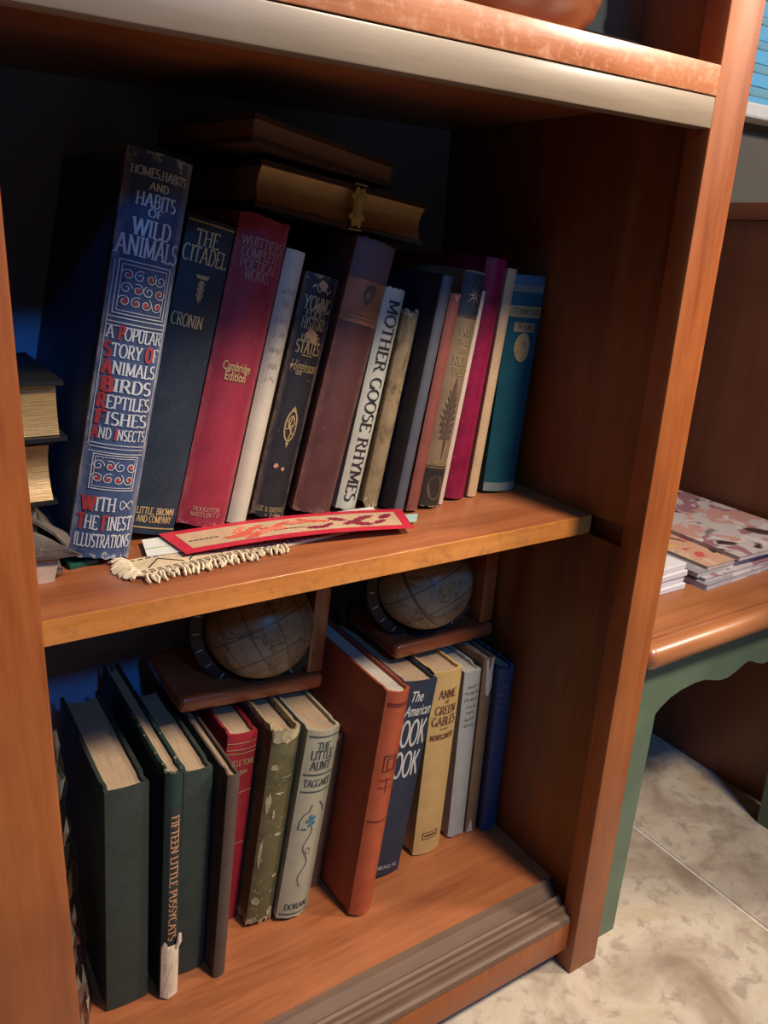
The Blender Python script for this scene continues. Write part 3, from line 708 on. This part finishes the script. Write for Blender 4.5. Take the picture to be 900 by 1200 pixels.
for k in range(10): knot(.000, -.030 + k * .0070, -1, rnd.uniform(-.4, .4))
o = fr_.build('fringe', cloth('cream_yarn', (.62, .52, .35), .2, .9), wb, smooth=True); o['kind'] = 'stuff'
quad_sheet('white_bookmark', [(.385, .318), (.87, .290), (.895, .385), (.40, .398)], ZM + .0085, .0018, M_CARD, 'white card bookmark lying over the woven bookmark beneath the red one', 'bookmark')
wbm = bpy.data.objects['white_bookmark']
quad_sheet('green_border', [(0, .055), (.09, .049), (.09, .052), (0, .058)], 0, .0008, plain('green_print', (.28, .42, .18), .6), parent=wbm).location = Vector((.008, .030, .0019)) * S
quad_sheet('teal_bookmark', [(.70, .300), (.925, .262), (.955, .300), (.72, .350)], ZM + .0115, .0015, plain('pale_teal_card', (.36, .55, .52), .6, var=.04), 'pale teal card bookmark poking out right of the red one', 'bookmark')
# red bookmark, slightly arched, sits on the others
a0 = Vector((.445, .287)); a1 = Vector((.893, .226)); a2 = Vector((.935, .335)); a3 = Vector((.420, .405))
a3 = Vector((.432, .400))
rb = thing('red_bookmark', 'red bordered bookmark printed with pink and maroon leaves', 'bookmark', (a0.x, a0.y, ZM + .0145))
def rsheet(name, mat, uv, z0, th_, ar=.010):
    """uv polygons in (s along 0..1, t across 0..1)"""
    mb = MB()
    for poly in uv:
        ps = []
        for s_, t_ in poly:
            p = a0.lerp(a1, s_).lerp(a3.lerp(a2, s_), t_) - a0
            ps.append(Vector((p.x, p.y, ar * math.sin(PI * s_) + z0)))
        if th_: mb.loft([ps, [q + Vector((0, 0, th_)) for q in ps]])
        else: mb.poly(ps)
    return mb.build(name, mat, rb, normals=bool(th_))
N_ = 16
rsheet('card', plain('crimson_print', (.52, .02, .045), .45), [[(i / N_, 0), ((i + 1) / N_, 0), ((i + 1) / N_, 1), (i / N_, 1)] for i in range(N_)], 0, .0012)
rsheet('tan_panel', plain('tan_print', (.52, .36, .22), .5), [[(.045 + .91 * i / N_, .16), (.045 + .91 * (i + 1) / N_, .16), (.045 + .91 * (i + 1) / N_, .84), (.045 + .91 * i / N_, .84)] for i in range(N_)], .0015, 0)
def leaf(cx_, cy_, L_, wd_, ang, n=9, jag=.2):
    out = []; asp = .105 / .46
    for k in range(n * 2):
        a = 2 * PI * k / (n * 2); r = 1 + (jag if k % 2 else -jag)
        x = L_ * math.cos(a) * r; y = wd_ * math.sin(a) * r
        out.append((cx_ + (x * math.cos(ang) - y * math.sin(ang)), min(.82, max(.18, cy_ + (x * math.sin(ang) + y * math.cos(ang)) / asp))))
    return out
rnd = random.Random(21)
for nm, col, spots in (('coral_leaves', (.62, .10, .06), [(.28, .45), (.33, .6), (.24, .35), (.38, .5), (.44, .62), (.55, .66), (.31, .3), (.6, .6)]), ('salmon_leaves', (.68, .20, .12), [(.27, .62), (.36, .38), (.41, .44), (.5, .6)]), ('maroon_leaves', (.22, .012, .04), [(.62, .35), (.68, .6), (.74, .42), (.80, .6), (.86, .36), (.9, .62), (.57, .3), (.78, .3)])):
    rsheet(nm, plain(nm + '_print', col, .5), [leaf(x, y, rnd.uniform(.035, .055), rnd.uniform(.012, .02), rnd.uniform(-.8, .8)) for x, y in spots], .0020 if nm != 'salmon_leaves' else .0024, 0)
st_ = rsheet('black_stem', M_INK, [[(.06 + .02 * k, .44), (.075 + .02 * k, .44), (.075 + .02 * k, .475), (.06 + .02 * k, .475)] for k in range(6)] + [[(.42 + .018 * k, .36), (.434 + .018 * k, .36), (.434 + .018 * k, .39), (.42 + .018 * k, .39)] for k in range(6)], .0020, 0)
st_['kind'] = 'stuff'

# ================================================================== LOWER SHELF BOOKS
m_dg = cloth('dark_green_cloth', (.026, .036, .030), .2, .55, (.10, .13, .12), -.03)
upright('dark_green_book', 'thick dark green book with blank spine, leftmost on the bottom shelf', .338, .305, .084, .529, 2.9, ZB, w=.37, mat=m_dg, page=M_PAGE, b=.003, bt=.008)
B = upright('torn_green_book', 'slim dark green book with torn cream spine foot and label of vertical lettering', .393, .283, .036, .555, 3.4, ZB, w=.45, mat=cloth('deep_green_cloth', (.010, .030, .028), .25, .55, (.42, .33, .22), -.05, .555, .12), b=.008, bt=.006, rag=.006, seed=14)
B.band(.145, .470, 'spine_label', plain('black_label', (.018, .020, .018), .6), -.55, .75)
B.vtext('FIFTEEN LITTLE PUSSYCATS', .455, .150, .016, 'title_lettering', plain('copper_stamping', (.50, .26, .12), .5), dx=.002)
mb = MB()
rows = []
rnd = random.Random(8); nn = 8
for j in range(8):
    z = .0 + .135 * j / 7
    rows.append([(u * .0185, -.008 * (1 - u * u) - .0045 - rnd.uniform(0, .0012), z + (rnd.uniform(-.008, .018) + (.02 if u > .5 else 0) if j == 7 else (rnd.uniform(0, .006) if j == 0 else 0))) for u in [-1 + 2 * i / nn for i in range(nn + 1)]] + [(u * .0185, -.008 * (1 - u * u) - .0012, z) for u in [1 - 2 * i / nn for i in range(nn + 1)]])
mb.loft(rows); mb.build('torn_spine_paper', cloth('torn_cream_paper', (.62, .50, .36), .2, .85, (.36, .22, .12), .05), B.root)
MB().tube([(.012, -.012, .13), (.016, -.014, .145), (.017, -.013, .165)], [.004, .005, .003], n=6, flat=.5).build('curled_shred', plain('cream_paper_shred', (.66, .55, .42), .8), B.root, smooth=True)
upright('green_cloth_book', 'plain dark green book just right of the torn green spine', .465, .317, .060, .509, 3.7, ZB, w=.35, mat=cloth('bottle_green_cloth', (.028, .042, .034), .2, .55, (.10, .13, .12), -.03), page=M_PAGE, b=.003)
upright('brown_slim_book', 'slim dark brown book with blank spine, standing forward of the red book', .497, .273, .026, .508, 4.6, ZB, w=.42, mat=cloth('dull_brown_cloth', (.075, .050, .038), .2, .6, (.20, .15, .11), -.02), b=.004, bt=.005)
B = upright('red_book', 'red cloth book with gilt lines on the bottom shelf', .580, .406, .070, .499, 6.5, ZB, w=.30, mat=cloth('scarlet_cloth', (.24, .012, .022), .2, .5), page=M_PAGE, b=.006)
B.polys(B.lines([.478, .462, .452, .352, .215], .0018, -.98, .98), 'gilt_line', M_GOLDD)
B.text([('UNCLE TOMS', .428, .014, .92, 0), ('CABIN', .404, .010, .5, 0)], 'title_lettering', M_GOLDD)
B = upright('olive_book', 'olive green book with badly peeling cracked spine', .650, .360, .066, .515, 7.6, ZB, w=.36, mat=cloth('olive_leather', (.085, .075, .032), .3, .6, (.34, .27, .15), .05, .515, .25, mott=(.13, .12, .055), mott_amt=.3, mott_scale=35), b=.010, rag=.012, seed=15, hollow=.012)
pk = []
def blotch(cx_, cz_, rx, rz, n=11): return [(max(-.032, min(.032, cx_ + rx * rnd.uniform(.5, 1.1) * math.cos(2 * PI * k / n))), cz_ + rz * rnd.uniform(.5, 1.1) * math.sin(2 * PI * k / n)) for k in range(n)]
for cx_, cz_, rx, rz in ((-.02, .42, .012, .010), (-.024, .33, .007, .03), (-.025, .20, .005, .05), (.01, .245, .010, .005), (.018, .13, .008, .006), (-.02, .07, .010, .012), (.02, .03, .01, .014), (.0, .355, .016, .004), (-.008, .30, .004, .014), (.012, .395, .014, .003)): pk.append(blotch(cx_, cz_, rx, rz))
pk += [[(-.031, .513), (-.01, .513), (-.012, .486), (-.022, .480), (-.031, .484)], [(-.01, .513), (.012, .513), (.010, .487), (0, .480), (-.012, .486)], [(.012, .513), (.031, .512), (.030, .495), (.022, .489), (.010, .487)]]
B.polys(pk, 'peeling_patch', cloth('peeled_tan', (.30, .255, .15), .35, .8, (.13, .12, .06), .1))
B = upright('grey_green_book', 'grey-green book titled THE LITTLE AUNT with blue flower drawing', .734, .341, .082, .500, 8.6, ZB, w=.36, mat=cloth('sage_cloth', (.30, .28, .20), .12, .6, (.45, .40, .30), -.02, .5, .10), b=.014, rag=.003, seed=16)
B.text([('THE', .461, .018, .40), ('LITTLE', .438, .022, .68), ('AUNT', .411, .022, .62), ('TAGGART', .366, .018, .82), ('DORAN', .034, .015, .7)], 'title_lettering', M_INKBL)
stems = B.lines([.484, .388, .344, .014], .0028, -.9, .9)
stems += rib([(-.028, .245), (-.028, .265), (-.020, .285), (-.008, .292), (-.004, .310)], .002) + rib([(.014, .316), (.026, .300), (.030, .285)], .002) + rib([(-.002, .262 - k * .006) if k < 1 else (-.002 + .008 * math.sin(k * .55), .262 - k * .0075) for k in range(24)], .0018)
stems += rib([(.004 + .006 * math.cos(k * .6), .185 + .008 * math.sin(k * .6)) for k in range(11)], .0015) + rib([(-.008, .245), (-.022, .246)], .003)
B.polys(stems, 'ornament', M_INKBL)
B.polys([leaf_ for leaf_ in [[(.002, .268), (.012 * math.cos(a), .268 + .016 * math.sin(a)), (.013 * math.cos(a + .45), .268 + .017 * math.sin(a + .45)), (.009 * math.cos(a + .8), .268 + .012 * math.sin(a + .8))] for a in [k * 2 * PI / 5 + .3 for k in range(5)]]], 'blue_flower', plain('teal_blue_ink', (.03, .14, .22), .6), e=.0019)
upright('small_brown_book', 'short brown book half hidden between the grey-green and orange-red books', .800, .398, .050, .418, 7.4, ZB, w=.32, mat=cloth('mottled_brown_leather', (.10, .055, .03), .3, .6, (.30, .16, .09), .03, .418, .15), b=.005, rag=.005, seed=17)
B = upright('orange_red_book', 'large orange-red book standing forward on the bottom shelf', .872, .270, .062, .594, 7.0, ZB, w=.48, mat=cloth('orange_red_cloth', (.34, .070, .028), .15, .5, (.20, .05, .03), -.02, .594, .06), page=M_PAGEW, b=.015, bt=.006, seed=18)
B.polys(B.lines([.566, .560, .262], .0028, -.9, .9) + B.frame(.395, .435, -.5, .5, .0022) + B.frame(.400, .428, -.2, .8, .0022) + B.lines([.372, .352], .002, -.6, .6) + [[(-.001, .338), (.001, .338), (.001, .378), (-.001, .378)]], 'ornament', plain('dark_red_print', (.11, .018, .012), .6))
B = upright('navy_cook_book', 'navy book with large pale letters COOK BOOK, behind the orange-red book', .998, .339, .100, .546, 8.3, ZB, w=.36, mat=cloth('navy_blue_cloth', (.022, .032, .055), .2, .55, (.12, .14, .18), -.03), page=M_PAGE, b=.006)
B.text([('The', .508, .028, .34, -.005, {'font': 1, 'shear': .3, 'bold': .02}), ('American', .470, .028, .78, .005, {'font': 1, 'shear': .3, 'bold': .02})], 'script_lettering', M_CHALK)
B.text([('COOK', .408, .068, 1.0, -.007, {'serif': False, 'bold': 1.1, 'thin': .10}), ('BOOK', .322, .068, 1.0, -.009, {'serif': False, 'bold': 1.1, 'thin': .10}), ('CHICAGO, ILL', .026, .010, .66, .004)], 'title_lettering', M_CHALK)
B = upright('yellow_book', 'yellow-tan book titled ANNE OF GREEN GABLES in brown', 1.142, .357, .086, .540, 2.6, ZB, w=.36, mat=cloth('straw_cloth', (.52, .34, .13), .1, .6, (.36, .22, .09), -.03), page=M_PAGE, b=.010)
B.text([('ANNE', .478, .023, .60), ('OF', .457, .010, .16), ('GREEN', .433, .023, .72), ('GABLES', .402, .024, .84), ('MONTGOMERY', .356, .015, .82, 0, {'bold': 1.3})], 'title_lettering', M_INKB)
B.polys(B.lines([.379], .002, -.25, .3) + B.frame(.048, .068, -.55, .55, .002) + B.lines([.058], .006, -.4, .4), 'ornament', M_INKB)
B = upright('pale_grey_book', 'pale blue-grey slim book right of the yellow book', 1.232, .365, .054, .515, .6, ZB, w=.33, mat=cloth('pale_grey_cloth', (.33, .34, .31), .1, .6, (.55, .52, .45), .0, .515, .16), page=M_PAGEW, b=.006, rag=.006, seed=19)
B.polys(faint([(.468, .55), (.450, .75), (.430, .8), (.410, .6), (.392, .5), (.372, .55), (.354, .6)], B.t, .009), 'faded_lettering', plain('faded_grey_print', (.17, .16, .13), .7))
B = upright('drab_tan_book', 'drab tan book with a pale torn strip at its spine top', 1.271, .361, .035, .537, .6, ZB, w=.36, mat=cloth('drab_tan_cloth', (.20, .125, .065), .2, .65, (.34, .24, .14), .0), page=M_PAGEW, b=.004)
B.polys([[(-.012, .536), (.014, .536), (.012, .49), (.014, .45), (.004, .425), (-.006, .432), (-.008, .47)], [(-.015, .0), (.004, .0), (-.006, .045)]], 'torn_strip', plain('pale_torn_paper', (.50, .48, .42), .8))
B = upright('blue_slim_book', 'slim blue book, last on the bottom shelf against the side panel', 1.329, .343, .052, .511, .15, ZB, w=.34, mat=cloth('denim_blue_cloth', (.022, .045, .11), .2, .6, (.34, .32, .26), -.03, .511, .14), b=.008, rag=.006, seed=20)
B.polys(faint([(.455, .5), (.43, .7), (.412, .7), (.394, .6)], B.t, .009), 'faded_lettering', plain('dull_blue_grey_stamping', (.12, .13, .15), .6))

# --- clear plastic bag
mt, nt, bs = newmat('clear_plastic')
tr = node(nt, 'ShaderNodeBsdfTransparent', {0: (.80, .80, .80, 1)}); gl = node(nt, 'ShaderNodeBsdfGlossy', {0: (.9, .9, .9, 1), 'Roughness': .12})
mx = node(nt, 'ShaderNodeMixShader', {0: .22, 1: tr.outputs[0], 2: gl.outputs[0]}); nt.links.new(mx.outputs[0], nt.nodes['Material Output'].inputs[0])
M_PLASTIC = mt
pb = thing('plastic_bag', 'crumpled clear plastic bag standing behind the left stile on the bottom shelf', 'bag', (.185, .36, ZB))
rnd = random.Random(31); mb = MB(); rings = []
for j in range(22):
    f = j / 21; z = .003 + .66 * f; hw_ = .045 * (1 - .3 * f ** 3) ; d_ = .09 * (1 - .85 * f ** 3)
    rings.append([(hw_ * math.cos(2 * PI * i / 22) * (1 + rnd.uniform(-.18, .18)), d_ * math.sin(2 * PI * i / 22) * (1 + rnd.uniform(-.15, .15)), z + rnd.uniform(-.004, .004) * (0 < j < 21)) for i in range(22)])
mb.loft(rings); mb.build('bag_film', M_PLASTIC, pb)
MB().box(-.024, -.05, .006, .020, .05, .34, bev=.008).build('wrapped_bundle', plain('brown_wrapped_card', (.09, .05, .035), .6), pb, smooth=True)
MB().box(-.022, -.045, .345, .016, .045, .60, bev=.01).build('wrapped_bundle', plain('grey_wrapped_card', (.09, .085, .08), .6), pb, smooth=True)

# ================================================================== GLOBE BOOKENDS
def globe_mat(name, c0, c1, line, lonstep, seed, loff, land):
    mt, nt, b = newmat(name)
    tc = node(nt, 'ShaderNodeTexCoord').outputs['Object']
    mp = node(nt, 'ShaderNodeMapping', {0: tc, 2: (.5, .35, seed)}).outputs[0]
    mo = node(nt, 'ShaderNodeMapping', {0: tc, 1: (seed, seed * .7, seed * 1.3)}).outputs[0]
    n1 = noise(nt, mo, 24, 6, .6, .5); n2 = noise(nt, mo, 90, 4, .6)
    c = ramp(nt, n1, [(.35, c0), (.65, c1)])
    edge = node(nt, 'ShaderNodeMapRange', {0: node(nt, 'ShaderNodeMath', {0: node(nt, 'ShaderNodeMath', {0: n1, 1: .5}, operation='SUBTRACT').outputs[0]}, operation='ABSOLUTE').outputs[0], 1: 0, 2: .018, 3: 1, 4: 0}).outputs[0]
    c = mixc(nt, node(nt, 'ShaderNodeMath', {0: edge, 1: .8}, operation='MULTIPLY').outputs[0], c, line)
    c = mixc(nt, node(nt, 'ShaderNodeMapRange', {0: n1, 1: .5, 2: .52, 3: 0, 4: .55}).outputs[0], c, land)
    xyz = node(nt, 'ShaderNodeSeparateXYZ', {0: mp})
    lon = node(nt, 'ShaderNodeMath', {0: xyz.outputs[1], 1: xyz.outputs[0]}, operation='ARCTAN2').outputs[0]
    def grid(val, step, wid):
        f = node(nt, 'ShaderNodeMath', {0: node(nt, 'ShaderNodeMath', {0: val, 1: step}, operation='DIVIDE').outputs[0]}, operation='FRACT').outputs[0]
        return node(nt, 'ShaderNodeMath', {0: f, 1: wid}, operation='LESS_THAN').outputs[0]
    g1 = grid(lon, lonstep, .05); g2 = grid(xyz.outputs[2], .5 * .127 * S, .05)
    gg = node(nt, 'ShaderNodeMath', {0: g1, 1: g2}, operation='MAXIMUM').outputs[0]
    c = mixc(nt, node(nt, 'ShaderNodeMath', {0: gg, 1: .8}, operation='MULTIPLY').outputs[0], c, line)
    c = mixc(nt, node(nt, 'ShaderNodeMapRange', {0: n2, 1: .56, 2: .64, 3: 0, 4: .4}).outputs[0], c, line)
    nt.links.new(c, b.inputs['Base Color']); b.inputs['Roughness'].default_value = .4
    return mt
def bookend(label, loc, tilt, Lx, D, gc, gr, gmat, up_h):
    """local origin: front left bottom corner of the base"""
    r = thing('globe_bookend', label, 'bookend', loc, Matrix.Rotation(math.radians(tilt), 3, 'Y'), 'wooden globe bookends resting on the bottom row of books')
    MB().box(0, 0, 0, Lx, D, .040, bev=.014, seg=4).build('base', W_RED, r, smooth=True)
    MB().box(Lx - .042, .012, .041, Lx, D, up_h, bev=.005).build('upright_panel', wood('mahogany_upright_wood_%d' % int(Lx * 1000), (.16, .040, .012), (.28, .075, .022), (.38, .11, .035), axis=2, rough=.3, coat=.4, scale=.8), r, smooth=True)
    g = bpy.data.meshes.new('globe'); bm = bmesh.new(); bmesh.ops.create_uvsphere(bm, u_segments=48, v_segments=28, radius=gr * S); bm.to_mesh(g); bm.free()
    g.materials.append(gmat); g.polygons.foreach_set('use_smooth', [True] * len(g.polygons))
    o = bpy.data.objects.new('globe', g); C.objects.link(o); o.parent = r; o.location = Vector(gc) * S
    # half ring cradle on the left and under the ball, running in a plane turned a little to the viewer
    th_ = math.radians(-12); mb = MB(); rings = []
    for k in range(33):
        a = math.radians(115 + 215 * k / 32); ri, ro = gr + .008, gr + .034
        ca, sa = math.cos(a), math.sin(a)
        ring = []
        for (rr, yy) in ((ri, -.013), (ro, -.013), (ro, .013), (ri, .013)):
            x, y = rr * ca, yy
            ring.append((gc[0] + x * math.cos(th_) - y * math.sin(th_), gc[1] + x * math.sin(th_) + y * math.cos(th_), max(.0405, gc[2] + rr * sa)))
        rings.append(ring)
    mb.loft(rings); cr = mb.build('meridian_ring', W_DARK, r)
    mk = MB()
    for k in range(11):
        a = math.radians(135 + 17 * k); rr = gr + .021; ca, sa = math.cos(a), math.sin(a); zz = gc[2] + rr * sa
        if zz < .045: continue
        x, y = rr * ca, -.0135
        M4 = Matrix.Translation((gc[0] + x * math.cos(th_) - y * math.sin(th_), gc[1] + x * math.sin(th_) + y * math.cos(th_), zz)) @ Matrix.Rotation(th_, 4, 'Z') @ Matrix.Rotation(-a, 4, 'Y')
        mk.box(-.007, -.0012, -.0012, .007, .0008, .0012, mat=M4)
    mk.build('degree_marks', plain('ring_gilt_marks', (.45, .38, .28), .5), r)['kind'] = 'stuff'
    MB().lathe([(.045, 0), (.045, .006), (.020, .010), (.012, .02), (.012, max(.022, gc[2] - gr - .0405 - .004))], 20, (gc[0], gc[1], .0405)).build('pedestal', W_DARK, r, smooth=True)
    MB().lathe([(.006, 0), (.006, .012), (.001, .015)], 10, (gc[0] - .03, gc[1], gc[2] + gr - .006)).build('pole_pin', M_GOLDD, r)
bookend('left globe bookend with a finely gridded parchment map globe', (.483, .470, -1.003), 5.4, .353, .24, (.195, .052, .170), .124, globe_mat('gridded_parchment_globe', (.22, .135, .06), (.34, .23, .12), (.06, .038, .026), .52, 1.7, 0, (.27, .21, .14)), .46)
bookend('right globe bookend with a globe of swirling grey and tan continents', (1.010, .425, -.986), 1.2, .312, .24, (.105, .052, .178), .122, globe_mat('swirled_parchment_globe', (.24, .155, .07), (.36, .27, .15), (.04, .035, .032), 1.57, 4.1, 0, (.20, .19, .15)), .38)

# ================================================================== TOP SHELF ITEMS
bw = thing('wooden_bowl', 'turned reddish wooden bowl on the top shelf', 'bowl', (.958, .20, .3035))
MB().lathe([(.085, 0), (.130, .010), (.170, .045), (.190, .10), (.196, .16), (.192, .205), (.186, .205), (.188, .16), (.182, .10), (.160, .05), (.12, .02), (.0, .018)], 56).build('body', wood('bowl_wood', (.20, .06, .025), (.33, .11, .045), (.45, .19, .09), axis=0, rough=.22, coat=.6), bw, smooth=True)
MB().lathe([(.197, .198), (.200, .205), (.197, .212), (.186, .212), (.185, .205), (.187, .198)], 56).build('rim', W_FRAME, bw, smooth=True)
bx_ = thing('black_tray', 'low black tray at the right end of the top shelf', 'tray', (1.215, .30, .3035))
MB().box(-.085, -.14, 0, .085, .14, .008, bev=.003).build('base', plain('black_lacquer', (.012, .012, .013), .25), bx_)
MB().box(-.085, -.14, .009, -.078, .14, .05).box(.078, -.14, .009, .085, .14, .05).box(-.077, -.14, .009, .077, -.133, .05).box(-.077, .133, .009, .077, .14, .05).build('rim', plain('black_lacquer_rim', (.014, .014, .015), .25), bx_)
mt, nt, bs = newmat('smoked_glass'); bs.inputs['Base Color'].default_value = (.10, .12, .13, 1); bs.inputs['Transmission Weight'].default_value = .6; bs.inputs['Roughness'].default_value = .06; bs.inputs['IOR'].default_value = 1.45
gj = thing('glass_jar', 'dark glass jar with ribbed sides standing in the black tray', 'jar', (1.215, .28, .3120))
MB().lathe([(.045, 0), (.062, .006), (.066, .03), (.063, .045), (.067, .06), (.063, .075), (.067, .09), (.064, .13), (.055, .18), (.050, .18), (.058, .13), (.060, .09), (.058, .03), (.045, .012), (0, .010)], 40).build('glass_body', mt, gj, smooth=True)
MB().lathe([(.058, .1805), (.060, .186), (.060, .205), (.052, .212), (.012, .215), (.012, .235), (0, .238)], 32).build('lid', plain('dark_metal_lid', (.05, .05, .05), .3, .8), gj, smooth=True)

# ================================================================== SIDE TABLE, PANEL, MAGAZINES
M_GREEN = plain('sage_green_paint', (.090, .135, .088), .45, var=.12, nscale=25)
st = thing('side_table', 'low side table with wooden top and scalloped green painted base', 'table', (1.9, .38, -EYE))
def tp(mb, name, mat, smooth=False):
    mb.bm.transform(Matrix.Translation((-1.9, -.38, EYE))); return mb.build(name, mat, st, smooth=smooth)
tp(MB().box(1.412, -.002, -.915, 2.352, .795, -.853, bev=.028, seg=5), 'table_top', W_TABLE, True)
tp(MB().box(1.450, .040, -.8528, 2.330, .775, -.846, bev=.002, seg=2), 'top_inlay', W_TABLE, True)
for x0, x1, y0, y1, sx in ((1.457, 1.53, .044, .12, 1), (2.255, 2.328, .044, .12, -1), (1.457, 1.53, .69, .765, 1), (2.255, 2.328, .69, .765, -1)):
    mb = MB(); xo = x0 if sx > 0 else x1
    wt, wb_ = x1 - x0, .062
    ring = lambda wd, z: [(xo, y0, z), (xo + sx * wd, y0, z), (xo + sx * wd, y0 + wd, z), (xo, y0 + wd, z)]
    mb.loft([ring(wb_, -EYE), ring(wt, -.95), ring(wt, -.9155)])
    tp(mb, 'leg', M_GREEN)
half = [(1.5305, -1.078), (1.55, -1.062), (1.58, -1.045), (1.62, -1.034), (1.67, -1.029), (1.71, -1.031), (1.745, -1.042), (1.78, -1.052), (1.815, -1.053), (1.85, -1.042), (1.875, -1.030), (1.8925, -1.026)]
cur = half + [(3.785 - x, z) for x, z in half[::-1][1:]]
def apron(front_y, depth):
    mb = MB(); rings = []
    for x, z in cur: rings.append([(x, front_y, z), (x, front_y + depth, z), (x, front_y + depth, -.9155), (x, front_y, -.9155)])
    mb.loft(rings); return mb
tp(apron(.046, .025), 'apron', M_GREEN); tp(apron(.738, .025), 'apron', M_GREEN)
tp(MB().box(1.459, .121, -1.02, 1.484, .689, -.9155), 'apron', M_GREEN); tp(MB().box(2.301, .121, -1.02, 2.326, .689, -.9155), 'apron', M_GREEN)

pn = thing('wood_panelling', 'red-brown wood panelling with a top cap beyond the side table', 'panel', (2.40, .35, -EYE))
def pp(mb, name, mat): mb.bm.transform(Matrix.Translation((-2.40, -.35, EYE))); return mb.build(name, mat, pn, smooth=True)
pp(MB().box(2.366, -.45, -EYE, 2.43, .805, .098, bev=.002), 'board', W_PANEL2)
pp(MB().box(2.356, -.46, .0985, 2.44, .805, .150, bev=.006), 'cap_rail', wood('cap_rail_wood', (.22, .075, .035), (.34, .12, .055), (.42, .16, .075), axis=1, rough=.4))

def magmat(name, base, blobs, scale):
    mt, nt, b = newmat(name)
    v = coords(nt); c = None
    c = base
    for i, (col, lo, sc2) in enumerate(blobs):
        n = noise(nt, node(nt, 'ShaderNodeMapping', {0: v, 1: (i * 3.1, i * 1.7, 0)}).outputs[0], sc2 * scale, 2, .5, 1.2)
        f = node(nt, 'ShaderNodeMapRange', {0: n, 1: lo, 2: lo + .03}).outputs[0]
        c = mixc(nt, f, c, col)
    nt.links.new(c, b.inputs['Base Color']); b.inputs['Roughness'].default_value = .3
    return mt
M_PW = paper('magazine_page_edges', (.50, .48, .48), (.30, .27, .30), axis=2)
def magazine(label, x, y, z, wx, wy, th_, yaw, cover, dark=False):
    r = thing('magazine', label, 'magazine', (x, y, z), (0, 0, math.radians(yaw)), 'magazines on the side table')
    MB().box(.0, .0, 0, wx, wy, .0012).build('back_cover', cover, r)
    MB().box(.002, .002, .0013, wx - .002, wy - .002, th_ - .0013).build('page_block', M_PW, r)
    MB().box(.0, .0, th_ - .0012, wx, wy, th_).build('front_cover', cover, r)
    return r
pink = magmat('pink_cover', (.50, .45, .44), [((.30, .15, .18), .50, 16), ((.50, .28, .24), .57, 22), ((.60, .56, .54), .58, 26), ((.05, .03, .035), .60, 14)], 1)
orange = magmat('orange_cover', (.55, .33, .22), [((.60, .42, .30), .5, 22), ((.55, .10, .10), .58, 30), ((.60, .42, .12), .6, 24), ((.05, .03, .03), .64, 20)], 1)
greyc = magmat('grey_cover', (.30, .30, .33), [((.55, .52, .52), .55, 30)], 1)
magazine('lowest magazine of the right stack on the side table', 1.805, .150, -.8455, .50, .56, .016, 3, greyc)
magazine('grey-covered magazine second from the bottom of the right stack', 1.815, .165, -.8290, .50, .55, .010, 1, pink)
magazine('third magazine up, just below the orange-toned cover', 1.800, .180, -.8185, .50, .52, .012, 2, greyc)
magazine('glossy magazine with orange and pink cover under the topmost one', 1.845, .185, -.8060, .42, .50, .009, 0, orange)
magazine('topmost magazine with pink, white and black cover on the side table', 1.963, .172, -.7965, .37, .52, .012, -1, pink)
M_BKLT = plain('white_booklet_paper', (.66, .66, .68), .55, var=.03)
for k, lab in enumerate(('lowest', 'second lowest', 'second highest', 'topmost')):
    o = MB().box(0, 0, 0, .27, .30, .0165, bev=.002, seg=1, mat=Matrix.Rotation(math.radians((0, 2, 1, 3)[k]), 4, 'Z')).build('white_booklet', M_BKLT, None, loc=(1.495 + .003 * k, .187, -.8455 + k * .0170))
    tag(o, lab + ' white booklet of the small pile left of the magazines', 'booklet', 'white booklets on the side table')
